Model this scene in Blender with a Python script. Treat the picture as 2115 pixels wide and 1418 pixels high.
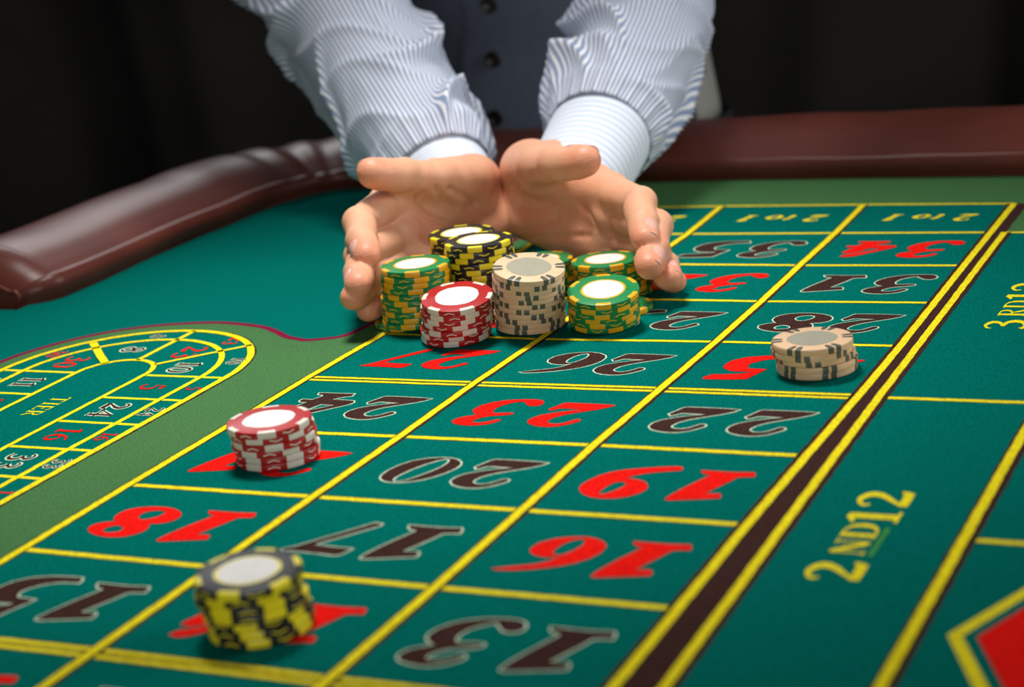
import bpy, bmesh, math, random
import numpy as np
from mathutils import Vector, Matrix
from mathutils.geometry import tessellate_polygon

for o in list(bpy.data.objects):
    bpy.data.objects.remove(o, do_unlink=True)
SC = bpy.context.scene
COL = SC.collection
PI = math.pi
TZ = 0.90                       # height of the felt above the floor

# ------------------------------------------------------------------ camera
cam_d = bpy.data.cameras.new('camera')
cam = bpy.data.objects.new('camera', cam_d)
COL.objects.link(cam)
CR = ((0.90303519, 0.41663568, -0.10460475), (-0.02246738, 0.28898821, 0.95706898), (0.42897862, -0.86191678, 0.27032723))
m = Matrix.Identity(4)
for c in range(3):
    for r in range(3):
        m[r][c] = CR[c][r]
m[0][3], m[1][3], m[2][3] = 0.52537755, -0.50300301, 0.27683746 + TZ
cam.matrix_world = m
cam_d.sensor_width = 36.0
cam_d.lens = 67.23
cam_d.clip_start = 0.02
cam_d.dof.use_dof = True
cam_d.dof.focus_distance = 0.985
cam_d.dof.aperture_fstop = 8.0
SC.camera = cam

# ------------------------------------------------------------------ light
SC.view_settings.view_transform = 'Standard'
SC.view_settings.look = 'None'
SC.view_settings.gamma = 1.0
SC.view_settings.use_curve_mapping = False
SC.view_settings.exposure = 0.0
world = bpy.data.worlds.new('world')
SC.world = world
world.use_nodes = True
wb = world.node_tree.nodes['Background']
wb.inputs['Color'].default_value = (0.85, 0.92, 1.0, 1)
wb.inputs['Strength'].default_value = 0.07

def area(name, loc, target, size, power, color=(1, 1, 1), sy=None):
    d = bpy.data.lights.new(name, 'AREA')
    d.energy = power
    d.color = color
    d.shape = 'RECTANGLE'
    d.size = size
    d.size_y = sy or size
    o = bpy.data.objects.new(name, d)
    COL.objects.link(o)
    o.location = loc
    o.rotation_euler = (Vector(target) - Vector(loc)).to_track_quat('-Z', 'Y').to_euler()
    return o

def spot(name, loc, target, power, angle, radius, color=(1, 1, 1)):
    d = bpy.data.lights.new(name, 'SPOT')
    d.energy = power
    d.color = color
    d.spot_size = math.radians(angle)
    d.spot_blend = 1.0
    d.shadow_soft_size = radius
    o = bpy.data.objects.new(name, d)
    COL.objects.link(o)
    o.location = loc
    o.rotation_euler = (Vector(target) - Vector(loc)).to_track_quat('-Z', 'Y').to_euler()
    return o
spot('table_lamp', (-0.05, 0.50, TZ + 1.15), (0.02, 0.36, TZ), 74, 48, 0.16, (1.0, 0.98, 0.95))
area('softbox_left', (-1.05, 1.66, TZ + 0.92), (0.0, 0.20, TZ), 0.6, 4.2, (0.97, 0.98, 1.0), 0.45)
area('softbox_right', (1.20, 0.95, TZ + 0.60), (0.05, 0.70, TZ + 0.1), 0.5, 9, (0.97, 0.98, 1.0), 0.9)
area('fill_front', (0.9, -1.6, TZ + 0.50), (0.1, 0.45, TZ), 0.9, 10.5, (1.0, 0.98, 0.95), 0.7)  # added fill light, set low to brighten upright chip faces more than the felt

# ------------------------------------------------------------------ helpers
def node_mat(name, color, rough=0.6, spec=0.5, sheen=0.0, sss=0.0, coat=0.0):
    mt = bpy.data.materials.new(name)
    mt.use_nodes = True
    b = mt.node_tree.nodes['Principled BSDF']
    b.inputs['Base Color'].default_value = (*color, 1)
    b.inputs['Roughness'].default_value = rough
    b.inputs['Specular IOR Level'].default_value = spec
    if sheen:
        b.inputs['Sheen Weight'].default_value = sheen
        b.inputs['Sheen Roughness'].default_value = 0.5
    if coat:
        b.inputs['Coat Weight'].default_value = coat
        b.inputs['Coat Roughness'].default_value = 0.2
    return mt

def noise_vary(mt, color, scale, amount, bump=0.0, bump_scale=None, detail=3.0, coord='Object', dist=0.001):
    """multiply the base colour by a procedural noise and add a fine bump"""
    nt = mt.node_tree
    b = nt.nodes['Principled BSDF']
    tc = nt.nodes.new('ShaderNodeTexCoord')
    nz = nt.nodes.new('ShaderNodeTexNoise')
    nz.inputs['Scale'].default_value = scale
    nz.inputs['Detail'].default_value = detail
    nt.links.new(tc.outputs[coord], nz.inputs['Vector'])
    rp = nt.nodes.new('ShaderNodeMapRange')
    rp.inputs['From Min'].default_value = 0.25
    rp.inputs['From Max'].default_value = 0.75
    rp.inputs['To Min'].default_value = 1 - amount
    rp.inputs['To Max'].default_value = 1 + amount
    nt.links.new(nz.outputs['Fac'], rp.inputs['Value'])
    mx = nt.nodes.new('ShaderNodeVectorMath')
    mx.operation = 'SCALE'
    mx.inputs[0].default_value = color
    nt.links.new(rp.outputs['Result'], mx.inputs['Scale'])
    nt.links.new(mx.outputs['Vector'], b.inputs['Base Color'])
    if bump:
        n2 = nt.nodes.new('ShaderNodeTexNoise')
        n2.inputs['Scale'].default_value = bump_scale or scale
        n2.inputs['Detail'].default_value = detail
        nt.links.new(tc.outputs[coord], n2.inputs['Vector'])
        bp = nt.nodes.new('ShaderNodeBump')
        bp.inputs['Strength'].default_value = bump
        bp.inputs['Distance'].default_value = dist
        nt.links.new(n2.outputs['Fac'], bp.inputs['Height'])
        nt.links.new(bp.outputs['Normal'], b.inputs['Normal'])
    return mt

def felt_mat(name, color):
    mt = node_mat(name, color, 1.0, 0.0, sheen=0.0)
    noise_vary(mt, color, 1300.0, 0.50, bump=0.5, bump_scale=1300.0, detail=2.0, dist=0.0008)
    return mt

M = {}
M['teal'] = felt_mat('teal_felt', (0.001, 0.135, 0.108))
M['olive'] = felt_mat('olive_felt', (0.064, 0.168, 0.060))
M['maroon'] = felt_mat('maroon_print', (0.20, 0.012, 0.045))
M['yellow'] = felt_mat('yellow_print', (0.88, 0.72, 0.018))
M['brown'] = felt_mat('brown_print', (0.052, 0.024, 0.020))
M['red'] = felt_mat('red_print', (0.85, 0.012, 0.008))
M['pale'] = felt_mat('pale_outline_print', (0.60, 0.70, 0.50))
M['faded'] = felt_mat('faded_green_print', (0.06, 0.28, 0.06))
M['leather'] = node_mat('brown_leather', (0.12, 0.034, 0.024), 0.30, 0.30)
noise_vary(M['leather'], (0.15, 0.037, 0.025), 7.0, 0.5, bump=0.12, bump_scale=900.0, detail=4, dist=0.0006)
M['leather'].node_tree.nodes['Principled BSDF'].inputs['Roughness'].default_value = 0.34
M['wood'] = node_mat('dark_wood', (0.045, 0.018, 0.010), 0.35)
noise_vary(M['wood'], (0.045, 0.018, 0.010), 18.0, 0.4)
M['curtain'] = node_mat('black_cloth', (0.034, 0.031, 0.027), 0.95, 0.1)
noise_vary(M['curtain'], (0.034, 0.031, 0.027), 3.0, 0.3)
M['wall'] = node_mat('dark_wall', (0.012, 0.012, 0.012), 0.9, 0.2)
M['floor'] = node_mat('dark_carpet', (0.02, 0.012, 0.012), 0.95, 0.1)
noise_vary(M['floor'], (0.02, 0.012, 0.012), 300.0, 0.4)
M['metal'] = node_mat('dark_metal', (0.1, 0.1, 0.1), 0.4)
M['metal'].node_tree.nodes['Principled BSDF'].inputs['Metallic'].default_value = 1.0

def link(name, me, mats, parent=None):
    o = bpy.data.objects.new(name, me)
    for x in mats if isinstance(mats, (list, tuple)) else [mats]:
        if len(me.materials) < (len(mats) if isinstance(mats, (list, tuple)) else 1):
            me.materials.append(x)
    COL.objects.link(o)
    if parent is not None:
        o.parent = parent
    return o

def mesh(name, verts, faces, smooth=False, mi=None):
    me = bpy.data.meshes.new(name)
    me.from_pydata([tuple(v) for v in verts], [], faces)
    if mi is not None:
        me.polygons.foreach_set('material_index', mi)
    if smooth:
        me.polygons.foreach_set('use_smooth', [True] * len(me.polygons))
    me.update()
    return me

def tag(o, label=None, cat=None, group=None, kind=None):
    if label: o['label'] = label
    if cat: o['category'] = cat
    if group: o['group'] = group
    if kind: o['kind'] = kind
    return o

def empty(name, loc, label=None, cat=None, group=None):
    o = bpy.data.objects.new(name, None)
    o.empty_display_size = 0.05
    COL.objects.link(o)
    o.location = loc
    return tag(o, label, cat, group)

def box_mesh(name, x0, x1, y0, y1, z0, z1, bev=0.0):
    bm = bmesh.new()
    bmesh.ops.create_cube(bm, size=1.0)
    for v in bm.verts:
        v.co = Vector(((x0 + x1) / 2 + v.co.x * (x1 - x0), (y0 + y1) / 2 + v.co.y * (y1 - y0), (z0 + z1) / 2 + v.co.z * (z1 - z0)))
    if bev:
        bmesh.ops.bevel(bm, geom=list(bm.edges), offset=bev, segments=2, affect='EDGES')
    me = bpy.data.meshes.new(name)
    bm.to_mesh(me)
    bm.free()
    return me

def catmull(pts, n=6, closed=False):
    P = [np.array(q, float) for q in pts]
    out = []
    N = len(P)
    for i in range(N if closed else N - 1):
        if closed:
            a, b, c, d = P[(i - 1) % N], P[i], P[(i + 1) % N], P[(i + 2) % N]
        else:
            a, b, c, d = P[max(i - 1, 0)], P[i], P[i + 1], P[min(i + 2, N - 1)]
        for k in range(n):
            t = k / n
            out.append(0.5 * ((2 * b) + (-a + c) * t + (2 * a - 5 * b + 4 * c - d) * t * t + (-a + 3 * b - 3 * c + d) * t ** 3))
    if not closed:
        out.append(P[-1])
    return out

# ------------------------------------------------------------------ room
fl = link('floor', box_mesh('floor', -4, 4, -3.5, 3.0, -0.05, 0.0), M['floor'])
tag(fl, 'dark carpet floor below the table', kind='structure')
wl = link('wall_back', box_mesh('wall_back', -4, 4, 2.9, 3.0, 0.0, 3.0), M['wall'])
tag(wl, 'dark wall behind the black curtains', kind='structure')

def curtain(x0, x1, label, seed):
    rnd = random.Random(seed)
    e = empty('curtain', ((x0 + x1) / 2, 2.05, 0), label, 'curtain', 'black curtains behind the table')
    ph = [rnd.uniform(0, 6.28) for _ in range(6)]
    nx, nz = 220, 24
    vs, fs = [], []
    for j in range(nz + 1):
        z = 0.02 + 2.58 * j / nz
        for i in range(nx + 1):
            x = x0 + (x1 - x0) * i / nx
            drift = 0.05 * math.sin(2.2 * z + ph[4]) + 0.03 * math.sin(1.1 * z + ph[5])
            s = x + drift
            f = 0.045 * math.sin(17 * s + ph[0] + 0.9 * math.sin(5.1 * s + ph[1])) + 0.03 * math.sin(9.3 * s + ph[2]) + 0.008 * math.sin(41 * s + ph[3])
            vs.append((x - (x0 + x1) / 2, f * (0.75 + 0.25 * (1 - z / 2.6)), z))
    for j in range(nz):
        for i in range(nx):
            a = j * (nx + 1) + i
            fs.append((a, a + 1, a + nx + 2, a + nx + 1))
    c = link('drape', mesh('drape', vs, fs, True), M['curtain'], e)
    md = c.modifiers.new('thickness', 'SOLIDIFY')
    md.thickness = 0.004
    rod = bmesh.new()
    bmesh.ops.create_cone(rod, cap_ends=True, segments=16, radius1=0.015, radius2=0.015, depth=x1 - x0, matrix=Matrix.Translation((0, 0, 2.63)) @ Matrix.Rotation(PI / 2, 4, 'Y'))
    me = bpy.data.meshes.new('rod'); rod.to_mesh(me); rod.free()
    link('rod', me, M['metal'], e)
curtain(-2.9, -0.62, 'black draped curtain hanging to the left of the person', 3)
curtain(-0.58, 2.0, 'black draped curtain hanging to the right of the person', 8)

# ------------------------------------------------------------------ table
table = empty('roulette_table', (0, 0, 0), 'roulette table with green printed felt and padded brown leather rail', 'table')
def felt_poly():
    return [(-0.90, -0.62), (0.66, -0.62), (0.66, 0.795), (-0.23, 0.795), (-0.265, 0.775), (-0.285, 0.73), (-0.285, 0.425), (-0.90, 0.425)]
def flat(name, polys, z, mats, parent, mi=None):
    """flat polygons (outer + holes) at height z above the felt"""
    vs, fs, mm = [], [], []
    for q, (zz, ix, loops) in enumerate(polys):
        b = len(vs)
        pts = [Vector((a[0], a[1], 0)) for l in loops for a in l]
        for t in tessellate_polygon([[Vector((a[0], a[1], 0)) for a in l] for l in loops]):
            p0, p1, p2 = (pts[i] for i in t)
            cr = (p1 - p0).cross(p2 - p0).z
            if abs(cr) < 1e-14: continue
            fs.append(tuple(b + i for i in (t if cr > 0 else t[::-1])))
            mm.append(ix)
        vs += [(a.x, a.y, zz) for a in pts]
    me = mesh(name, vs, fs, False, mm)
    return link(name, me, mats, parent)

fp = felt_poly()
vs = [(x, y, TZ) for x, y in fp] + [(x, y, TZ - 0.03) for x, y in fp]
n = len(fp)
fs = [tuple(range(n)), tuple(range(2 * n - 1, n - 1, -1))] + [(i, n + i, n + (i + 1) % n, (i + 1) % n) for i in range(n)]
felt = link('playing_surface', mesh('playing_surface', vs, fs), M['teal'], table)
tag(felt, 'teal green felt printed with the betting layout')
L1, L2, L3_, L4_, L5 = TZ + .00008, TZ + .00016, TZ + .00024, TZ + .00032, TZ + .0004

# olive band and maroon border
RT = [(-0.2135, -0.60), (-0.2135, 0.10), (-0.2135, 0.20), (-0.2136, 0.25), (-0.2138, 0.29), (-0.2128, 0.3180), (-0.2075, 0.3420), (-0.1956, 0.3662), (-0.178, 0.3858), (-0.1554, 0.3991), (-0.1286, 0.4062), (-0.1077, 0.406), (-0.0835, 0.3999), (-0.0676, 0.3905), (-0.0568, 0.3824), (-0.0469, 0.3785), (-0.0385, 0.3772), (-0.0235, 0.3848), (-0.0196, 0.397), (-0.0187, 0.4109), (-0.0186, 0.45), (-0.0186, 0.55), (-0.0186, 0.79)]
RTs = catmull(RT, 5)
def strip(path, wl_, wr, z, ix):
    """a flat band along a path, wl_ to the left and wr to the right"""
    P = [np.array(q[:2], float) for q in path]
    L, Rr = [], []
    for i in range(len(P)):
        d = P[min(i + 1, len(P) - 1)] - P[max(i - 1, 0)]
        d /= np.linalg.norm(d) + 1e-12
        nrm = np.array((-d[1], d[0]))
        L.append(P[i] + nrm * wl_)
        Rr.append(P[i] - nrm * wr)
    return (z, ix, ('strip', L, Rr))
def build_strips(name, strips, mats, parent):
    vs, fs, mm = [], [], []
    for z, ix, (_, L, Rr) in strips:
        b = len(vs)
        for a, c in zip(L, Rr):
            vs.append((a[0], a[1], z)); vs.append((c[0], c[1], z))
        for i in range(len(L) - 1):
            k = b + 2 * i
            fs.append((k, k + 1, k + 3, k + 2)); mm.append(ix)
    me = mesh(name, vs, fs, False, mm)
    return link(name, me, mats, parent)
tag(flat('printed_border_band', [(L1, 0, [[(q[0], q[1]) for q in RTs] + [(0.655, 0.79), (0.655, -0.6)]])], L1, [M['olive']], felt), 'olive green band around the layout')
tag(build_strips('printed_border_line', [strip(RTs, 0.0015, 0.0030, L2, 0)], [M['maroon']], felt), 'maroon line edging the olive band')

# layout nodes: corners of the number boxes (x, y), from the zero side (v = 0) to the 2 to 1 boxes (v = 9)
ND = {9: [(0.0, .6985), (.0949, .7018), (.1928, .7029), (.2904, .7023)], 8: [(0, .6235), (.0985, .6233), (.1955, .6247), (.2910, .6257)],
      7: [(0, .5470), (.0977, .5470), (.1961, .5460), (.2916, .5474)], 6: [(0, .4697), (.0980, .4692), (.1974, .4680), (.2925, .4697)],
      5: [(.0012, .3913), (.0988, .3882), (.1973, .3909), (.2934, .3908)], 4: [(-.0002, .3098), (.0968, .3101), (.1961, .3112), (.2933, .3108)],
      3: [(.0002, .2287), (.0972, .2302), (.1948, .2313), (.2924, .2310)], 2: [(-.0003, .1517), (.0964, .1518), (.1956, .1521), (.2918, .1523)],
      1: [(.0002, .0753), (.0962, .0741), (.1957, .0731), (.2922, .0730)], 0: [(0, -.0055), (.0960, -.0049), (.1950, -.0060), (.2925, -.0060)]}
for k in range(1, 6):
    ND[-k] = [(0, -.0060 - .0777 * k), (.0960, -.0060 - .0777 * k), (.1950, -.0062 - .0777 * k), (.2925, -.0062 - .0777 * k)]
DZ = [(.2990, .6256), (.3010, .47), (.3029, .3106), (.3052, .18), (.3074, .0805), (.3095, -.03), (.315, -.3945)]
def dzx(y):
    for a, b in zip(DZ[:-1], DZ[1:]):
        if a[1] >= y >= b[1]:
            t = (a[1] - y) / (a[1] - b[1]); return a[0] + (b[0] - a[0]) * t
    return DZ[-1][0]
DOZ_R = 0.3752
OUT_R = 0.470
# teal fields under the boxes
colL = [ND[v][0] for v in range(9, -6, -1)]
colR = [ND[v][3] for v in range(9, -6, -1)]
flat_fields = [(L2, 0, [list(colL) + list(colR)[::-1]]),
               (L2, 0, [[(.2990, .6256), (OUT_R, .6256), (OUT_R, -.3945)] + [(x, y) for x, y in DZ[::-1]][:-1]])]
tag(flat('printed_field', flat_fields, L2, [M['teal']], felt), 'teal fields of the number boxes')

YB = [M['brown'], M['yellow']]
def jitter(path, amp, seed, step=0.004):
    rnd = random.Random(seed)
    out = []
    for a, b in zip(path[:-1], path[1:]):
        a = np.array(a, float); b = np.array(b, float)
        k = max(1, int(np.linalg.norm(b - a) / step))
        for i in range(k):
            out.append(a + (b - a) * i / k + np.array((rnd.uniform(-amp, amp), rnd.uniform(-amp, amp))))
    out.append(np.array(path[-1], float))
    return out
def line(path, w, bl, br, seed, top=False, name='printed_line'):
    zb, zy = (L3_ + .00004, L4_ + .00008) if top else (L2 + .00005, L3_ + .00002)
    J = jitter(path, 0.00016, seed)
    J2 = jitter(path, 0.00030, seed + 77)
    return build_strips(name, [strip(J2, w / 2 + bl, w / 2 + br, zb, 0), strip(J, w / 2, w / 2, zy, 1)], YB, felt)
sd = 1
for v in range(9, -6, -1):
    row = ND[v]
    if v in (4, 0, -4):
        for s in (1, -1):
            sd += 1
            line([(x, y + s * .0024) for x, y in row], .0028, .0008, .0008, sd)
    else:
        sd += 1
        line(row, .0035, .0006, .0007, sd)
for u in range(3):
    sd += 1
    path = [(ND[v][u][0], ND[v][u][1]) for v in range(9, -6, -1)]
    line(path, .0040, .0009 if u else .0010, .0010, sd, True) if u == 0 else line(path, .0040, .0018, .0009, sd, True)
# right edge of the boxes: yellow, brown, yellow
pathR = [tuple(ND[v][3]) for v in range(9, -6, -1)]
bandL = jitter(pathR, .0003, 90)
band = [(L3_ + .00002, 0, ('strip', [(dzx(q[1]) + .002, q[1]) if q[1] < .6256 else (q[0] + .0088, q[1]) for q in bandL], [(q[0] - .0042, q[1]) for q in bandL]))]
tag(build_strips('printed_band', band, [M['brown']], felt), 'brown band between two yellow lines')
line(pathR, .0040, .0015, .0012, 91, True)
line(DZ, .0038, .0026, .0006, 92, True)
# outside boxes
for y, w in ((.6256, .0035), (.3108, .0034), (-.006, .0034)):
    sd += 1
    line([(dzx(y), y), (OUT_R, y)], w, .0005, .0005, sd)
for y in (.4705, .1520, -.165, -.32):
    sd += 1
    line([(DOZ_R, y), (OUT_R, y)], .0034, .0005, .0005, sd)
line([(DOZ_R, .6256), (DOZ_R, -.3945)], .0040, .0026, .0012, 95, True)
line([(OUT_R, .6256), (OUT_R, -.3945)], .0040, .0026, .0012, 96, True)
dc = (0.4215, 0.0720)
dia = [(-.0345, -.001), (-.001, .0800), (.0345, 0.001), (.001, -.0800)]
def dpoly(s, d=0.0):
    return [(dc[0] + x * s, dc[1] + y * s) for x, y in dia]
tag(flat('printed_diamond', [(L3_, 1, [dpoly(1.0), dpoly(0.86)]), (L3_, 0, [dpoly(0.72)])], L3_, [M['red'], M['yellow']], felt), 'red diamond inside a yellow diamond outline')

# racetrack
RC = (-0.1238, 0.3055)
def race(rx, ry, n=28, ybot=-0.55):
    pts = [(RC[0] + rx, ybot), (RC[0] + rx, 0.0), (RC[0] + rx, 0.15)]
    for i in range(n + 1):
        a = PI * i / n
        pts.append((RC[0] + rx * math.cos(a), RC[1] + ry * math.sin(a)))
    return pts + [(RC[0] - rx, 0.15), (RC[0] - rx, 0.0), (RC[0] - rx, ybot)]
tag(flat('printed_field', [(L2, 0, [race(.0765, .0845)])], L2, [M['teal']], felt), 'teal field of the racetrack')
for rx, ry, w, br, sdd in ((.0752, .0825, .0040, .0009, 101), (.0598, .0645, .0034, .0001, 102), (.0228, .0250, .0032, .0002, 103)):
    line(race(rx, ry), w, 0.0002, br, sdd, True)
for y in [.3050 - .0383 * k for k in range(0, 22)]:
    sd += 1
    for sgn in (1, -1):
        line([(RC[0] + sgn * .0228, y), (RC[0] + sgn * .0752, y)], .0030, .0001, .0001, sd)
for a, b in (((-.1765, .3600), (-.1400, .3225)), ((-.1238, .388), (-.1232, .3300)), ((-.0690, .3640), (-.1070, .3235))):
    sd += 1
    line([a, b], .0032 if a[0] > -.15 else .0046, .0001, .0001, sd, True)

# ------------------------------------------------------------------ numbers and lettering
GLYPH={
'2':[[(-17.0,-16.7),(-9.2,-17.3),(-0.7,-17.5),(8.9,-17.4),(10.1,-16.3),(13.8,-7.0),(12.4,-5.0),(10.9,-5.9),(8.7,-8.6),(6.4,-9.1),(1.9,-8.7),(-4.0,-8.5),(1.8,-6.3),(8.0,-3.1),(14.3,1.7),(16.7,6.0),(17.0,9.9),(16.2,12.2),(13.7,15.0),(9.7,16.8),(5.2,17.5),(0.9,16.9),(-3.1,14.6),(-6.4,10.9),(-8.5,7.9),(-8.5,6.0),(-7.2,5.0),(-5.7,5.2),(-4.7,6.8),(-2.2,10.7),(0.8,12.6),(4.0,12.6),(6.5,10.9),(7.0,8.3),(5.7,4.0),(1.9,-0.6),(-3.9,-4.9),(-10.4,-9.3),(-15.0,-13.4)]],
'3':[[(-16.9,-16.5),(-14.9,-19.4),(-11.4,-20.5),(-6.2,-20.3),(-0.1,-19.2),(5.4,-16.9),(10.0,-13.4),(13.4,-8.4),(14.5,-2.9),(13.7,0.1),(10.9,3.2),(8.6,4.4),(11.8,6.6),(15.7,9.5),(17.3,13.3),(16.9,16.0),(14.8,18.4),(10.5,20.0),(5.1,20.5),(0.5,19.2),(-3.4,16.7),(-6.3,12.8),(-6.6,10.8),(-4.8,9.8),(-3.6,10.8),(-0.5,14.1),(2.4,15.4),(5.4,15.4),(6.8,14.8),(6.9,12.4),(4.7,8.8),(1.6,6.2),(-2.2,5.0),(-6.0,3.9),(-8.6,2.1),(-8.7,0.5),(-7.1,-0.2),(-2.7,0.6),(0.5,1.2),(2.1,0.6),(3.4,-1.7),(3.6,-5.4),(2.2,-9.9),(-0.6,-13.4),(-3.8,-15.9),(-6.0,-16.5),(-8.4,-13.6),(-10.9,-10.8),(-14.2,-10.3),(-16.6,-11.8),(-17.3,-14.0)]],
'0':[[(13.9,12.2),(15.1,8.3),(15.0,2.5),(13.1,-4.3),(9.7,-10.1),(4.3,-14.1),(-2.0,-16.2),(-6.7,-16.1),(-10.5,-14.8),(-13.7,-11.7),(-15.1,-8.3),(-14.9,-4.2),(-13.1,1.2),(-10.1,6.9),(-6.2,11.4),(-1.1,14.7),(3.1,16.2),(8.1,16.1),(11.6,14.7)],[(7.6,12.4),(7.0,7.1),(4.9,-0.2),(1.6,-7.1),(-2.0,-12.6),(-5.0,-15.0),(-7.1,-14.3),(-8.2,-10.3),(-7.6,-4.3),(-5.1,2.4),(-2.0,8.6),(0.8,13.6),(4.3,15.5),(6.3,15.0)]],
'9':[[(-17.5,-19.8),(-18.4,-16.0),(-14.4,-14.6),(-9.0,-12.7),(-3.8,-9.9),(-0.0,-6.9),(2.4,-3.5),(-0.1,-3.5),(-4.0,-2.8),(-8.1,-0.2),(-10.6,3.8),(-11.4,7.9),(-9.8,12.4),(-6.6,16.6),(-2.1,19.4),(3.2,20.4),(9.2,19.6),(14.3,16.2),(17.3,11.9),(18.4,7.2),(17.4,1.6),(15.0,-4.9),(11.2,-9.9),(5.9,-13.5),(-1.4,-16.5),(-8.7,-19.0),(-14.4,-20.4)],[(7.2,14.5),(7.2,10.3),(6.2,4.7),(4.3,1.2),(2.0,0.6),(-0.2,2.1),(-0.6,4.2),(0.1,7.6),(1.8,11.6),(4.1,15.1),(6.2,16.0)]],
'1':[[(10.5,-17.4),(4.3,-17.2),(-3.7,-17.1),(-12.6,-18.1),(-13.9,-15.8),(-14.2,-12.9),(-10.4,-12.4),(-7.5,-11.6),(-5.3,-5.2),(-2.3,2.2),(0.1,8.3),(-6.1,7.6),(-7.6,9.7),(-7.7,12.5),(1.1,15.0),(11.8,18.1),(13.9,17.7),(14.2,15.7),(13.0,10.3),(10.0,0.9),(4.9,-11.9),(5.2,-12.7),(7.8,-13.2),(9.9,-15.3)]],
'6':[[(18.0,17.7),(10.4,14.0),(3.5,10.9),(-0.8,7.5),(-4.7,0.8),(-1.8,3.0),(2.9,3.4),(6.8,2.3),(10.0,-0.5),(11.1,-4.1),(10.0,-9.6),(5.7,-14.5),(0.0,-17.3),(-6.3,-18.6),(-11.9,-17.1),(-16.0,-14.1),(-18.0,-10.4),(-18.0,-4.4),(-15.7,1.7),(-11.3,7.3),(-5.4,11.5),(1.7,15.1),(8.8,17.5),(15.6,18.6)],[(0.5,-0.6),(1.1,-5.0),(0.0,-10.4),(-2.5,-14.8),(-5.8,-16.3),(-7.7,-14.1),(-8.1,-9.6),(-6.7,-4.9),(-4.4,-0.1),(-1.8,0.8)]],
'8':[[(12.3,-1.4),(13.6,-4.1),(13.8,-8.0),(12.4,-12.1),(8.9,-15.2),(3.3,-17.1),(-3.3,-17.7),(-9.3,-16.4),(-14.2,-13.6),(-16.4,-11.0),(-17.6,-7.4),(-16.9,-3.5),(-13.5,-0.3),(-8.9,1.0),(-7.9,1.6),(-9.5,3.0),(-10.8,6.0),(-11.0,9.3),(-9.2,12.8),(-5.8,16.2),(-0.9,17.7),(5.1,17.6),(11.1,15.9),(15.4,12.9),(17.1,10.4),(17.6,7.1),(15.7,4.4),(12.8,2.5),(9.8,1.7)],[(2.3,-5.5),(2.8,-8.3),(1.8,-11.2),(-1.2,-13.1),(-4.3,-13.6),(-6.9,-12.4),(-7.7,-10.1),(-6.7,-6.5),(-4.3,-3.7),(-1.9,-2.4),(0.6,-3.4)],[(8.3,12.1),(8.9,9.4),(7.8,6.9),(5.5,5.3),(2.5,6.0),(0.7,7.5),(-0.1,10.0),(1.0,12.1),(4.0,13.2),(6.8,13.3)]],
'7':[[(14.5,15.2),(10.2,11.3),(4.0,2.5),(-2.1,-5.7),(-10.3,-17.3),(-13.8,-16.7),(-14.1,-14.7),(-9.8,-9.2),(-4.3,-1.6),(0.9,4.8),(3.4,8.6),(-3.5,9.4),(-13.6,9.8),(-14.5,9.8),(-13.9,13.0),(-12.7,16.1),(-10.5,17.3),(-4.5,16.6),(5.2,16.1),(13.3,16.0)]],
'4':[[(11.4,-18.6),(7.7,-19.0),(0.1,-19.0),(-8.5,-19.5),(-9.1,-15.8),(-4.6,-13.6),(-1.1,-9.6),(-8.7,-9.2),(-14.2,-8.7),(-15.5,-6.4),(-14.6,-3.4),(-9.5,2.4),(-2.5,10.1),(3.9,17.1),(8.6,19.5),(13.2,18.3),(11.7,14.1),(4.9,10.3),(-2.5,3.7),(-7.3,-1.4),(0.6,-1.7),(3.7,6.9),(8.2,10.2),(13.6,9.6),(14.2,7.7),(12.7,3.0),(10.0,-3.9),(14.2,-4.0),(15.5,-6.2),(14.9,-8.2),(9.4,-7.9),(6.6,-13.9),(7.7,-15.8),(10.6,-16.3)]],
'5':[[(-17.2,-18.2),(-17.7,-16.0),(-9.9,-15.3),(-3.5,-11.8),(0.6,-6.5),(1.5,-2.6),(-0.8,1.4),(-6.2,1.7),(-9.9,2.0),(-9.2,5.4),(-7.3,10.2),(-4.9,18.6),(4.8,20.1),(16.6,20.5),(17.7,18.0),(15.3,12.9),(7.7,11.7),(1.5,10.3),(-2.3,8.5),(-3.5,6.8),(1.7,7.2),(7.2,6.9),(11.6,3.2),(13.3,-0.2),(13.6,-5.1),(11.7,-11.2),(6.3,-16.5),(-1.8,-19.5),(-10.4,-20.5),(-15.8,-20.5)]],
}

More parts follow.
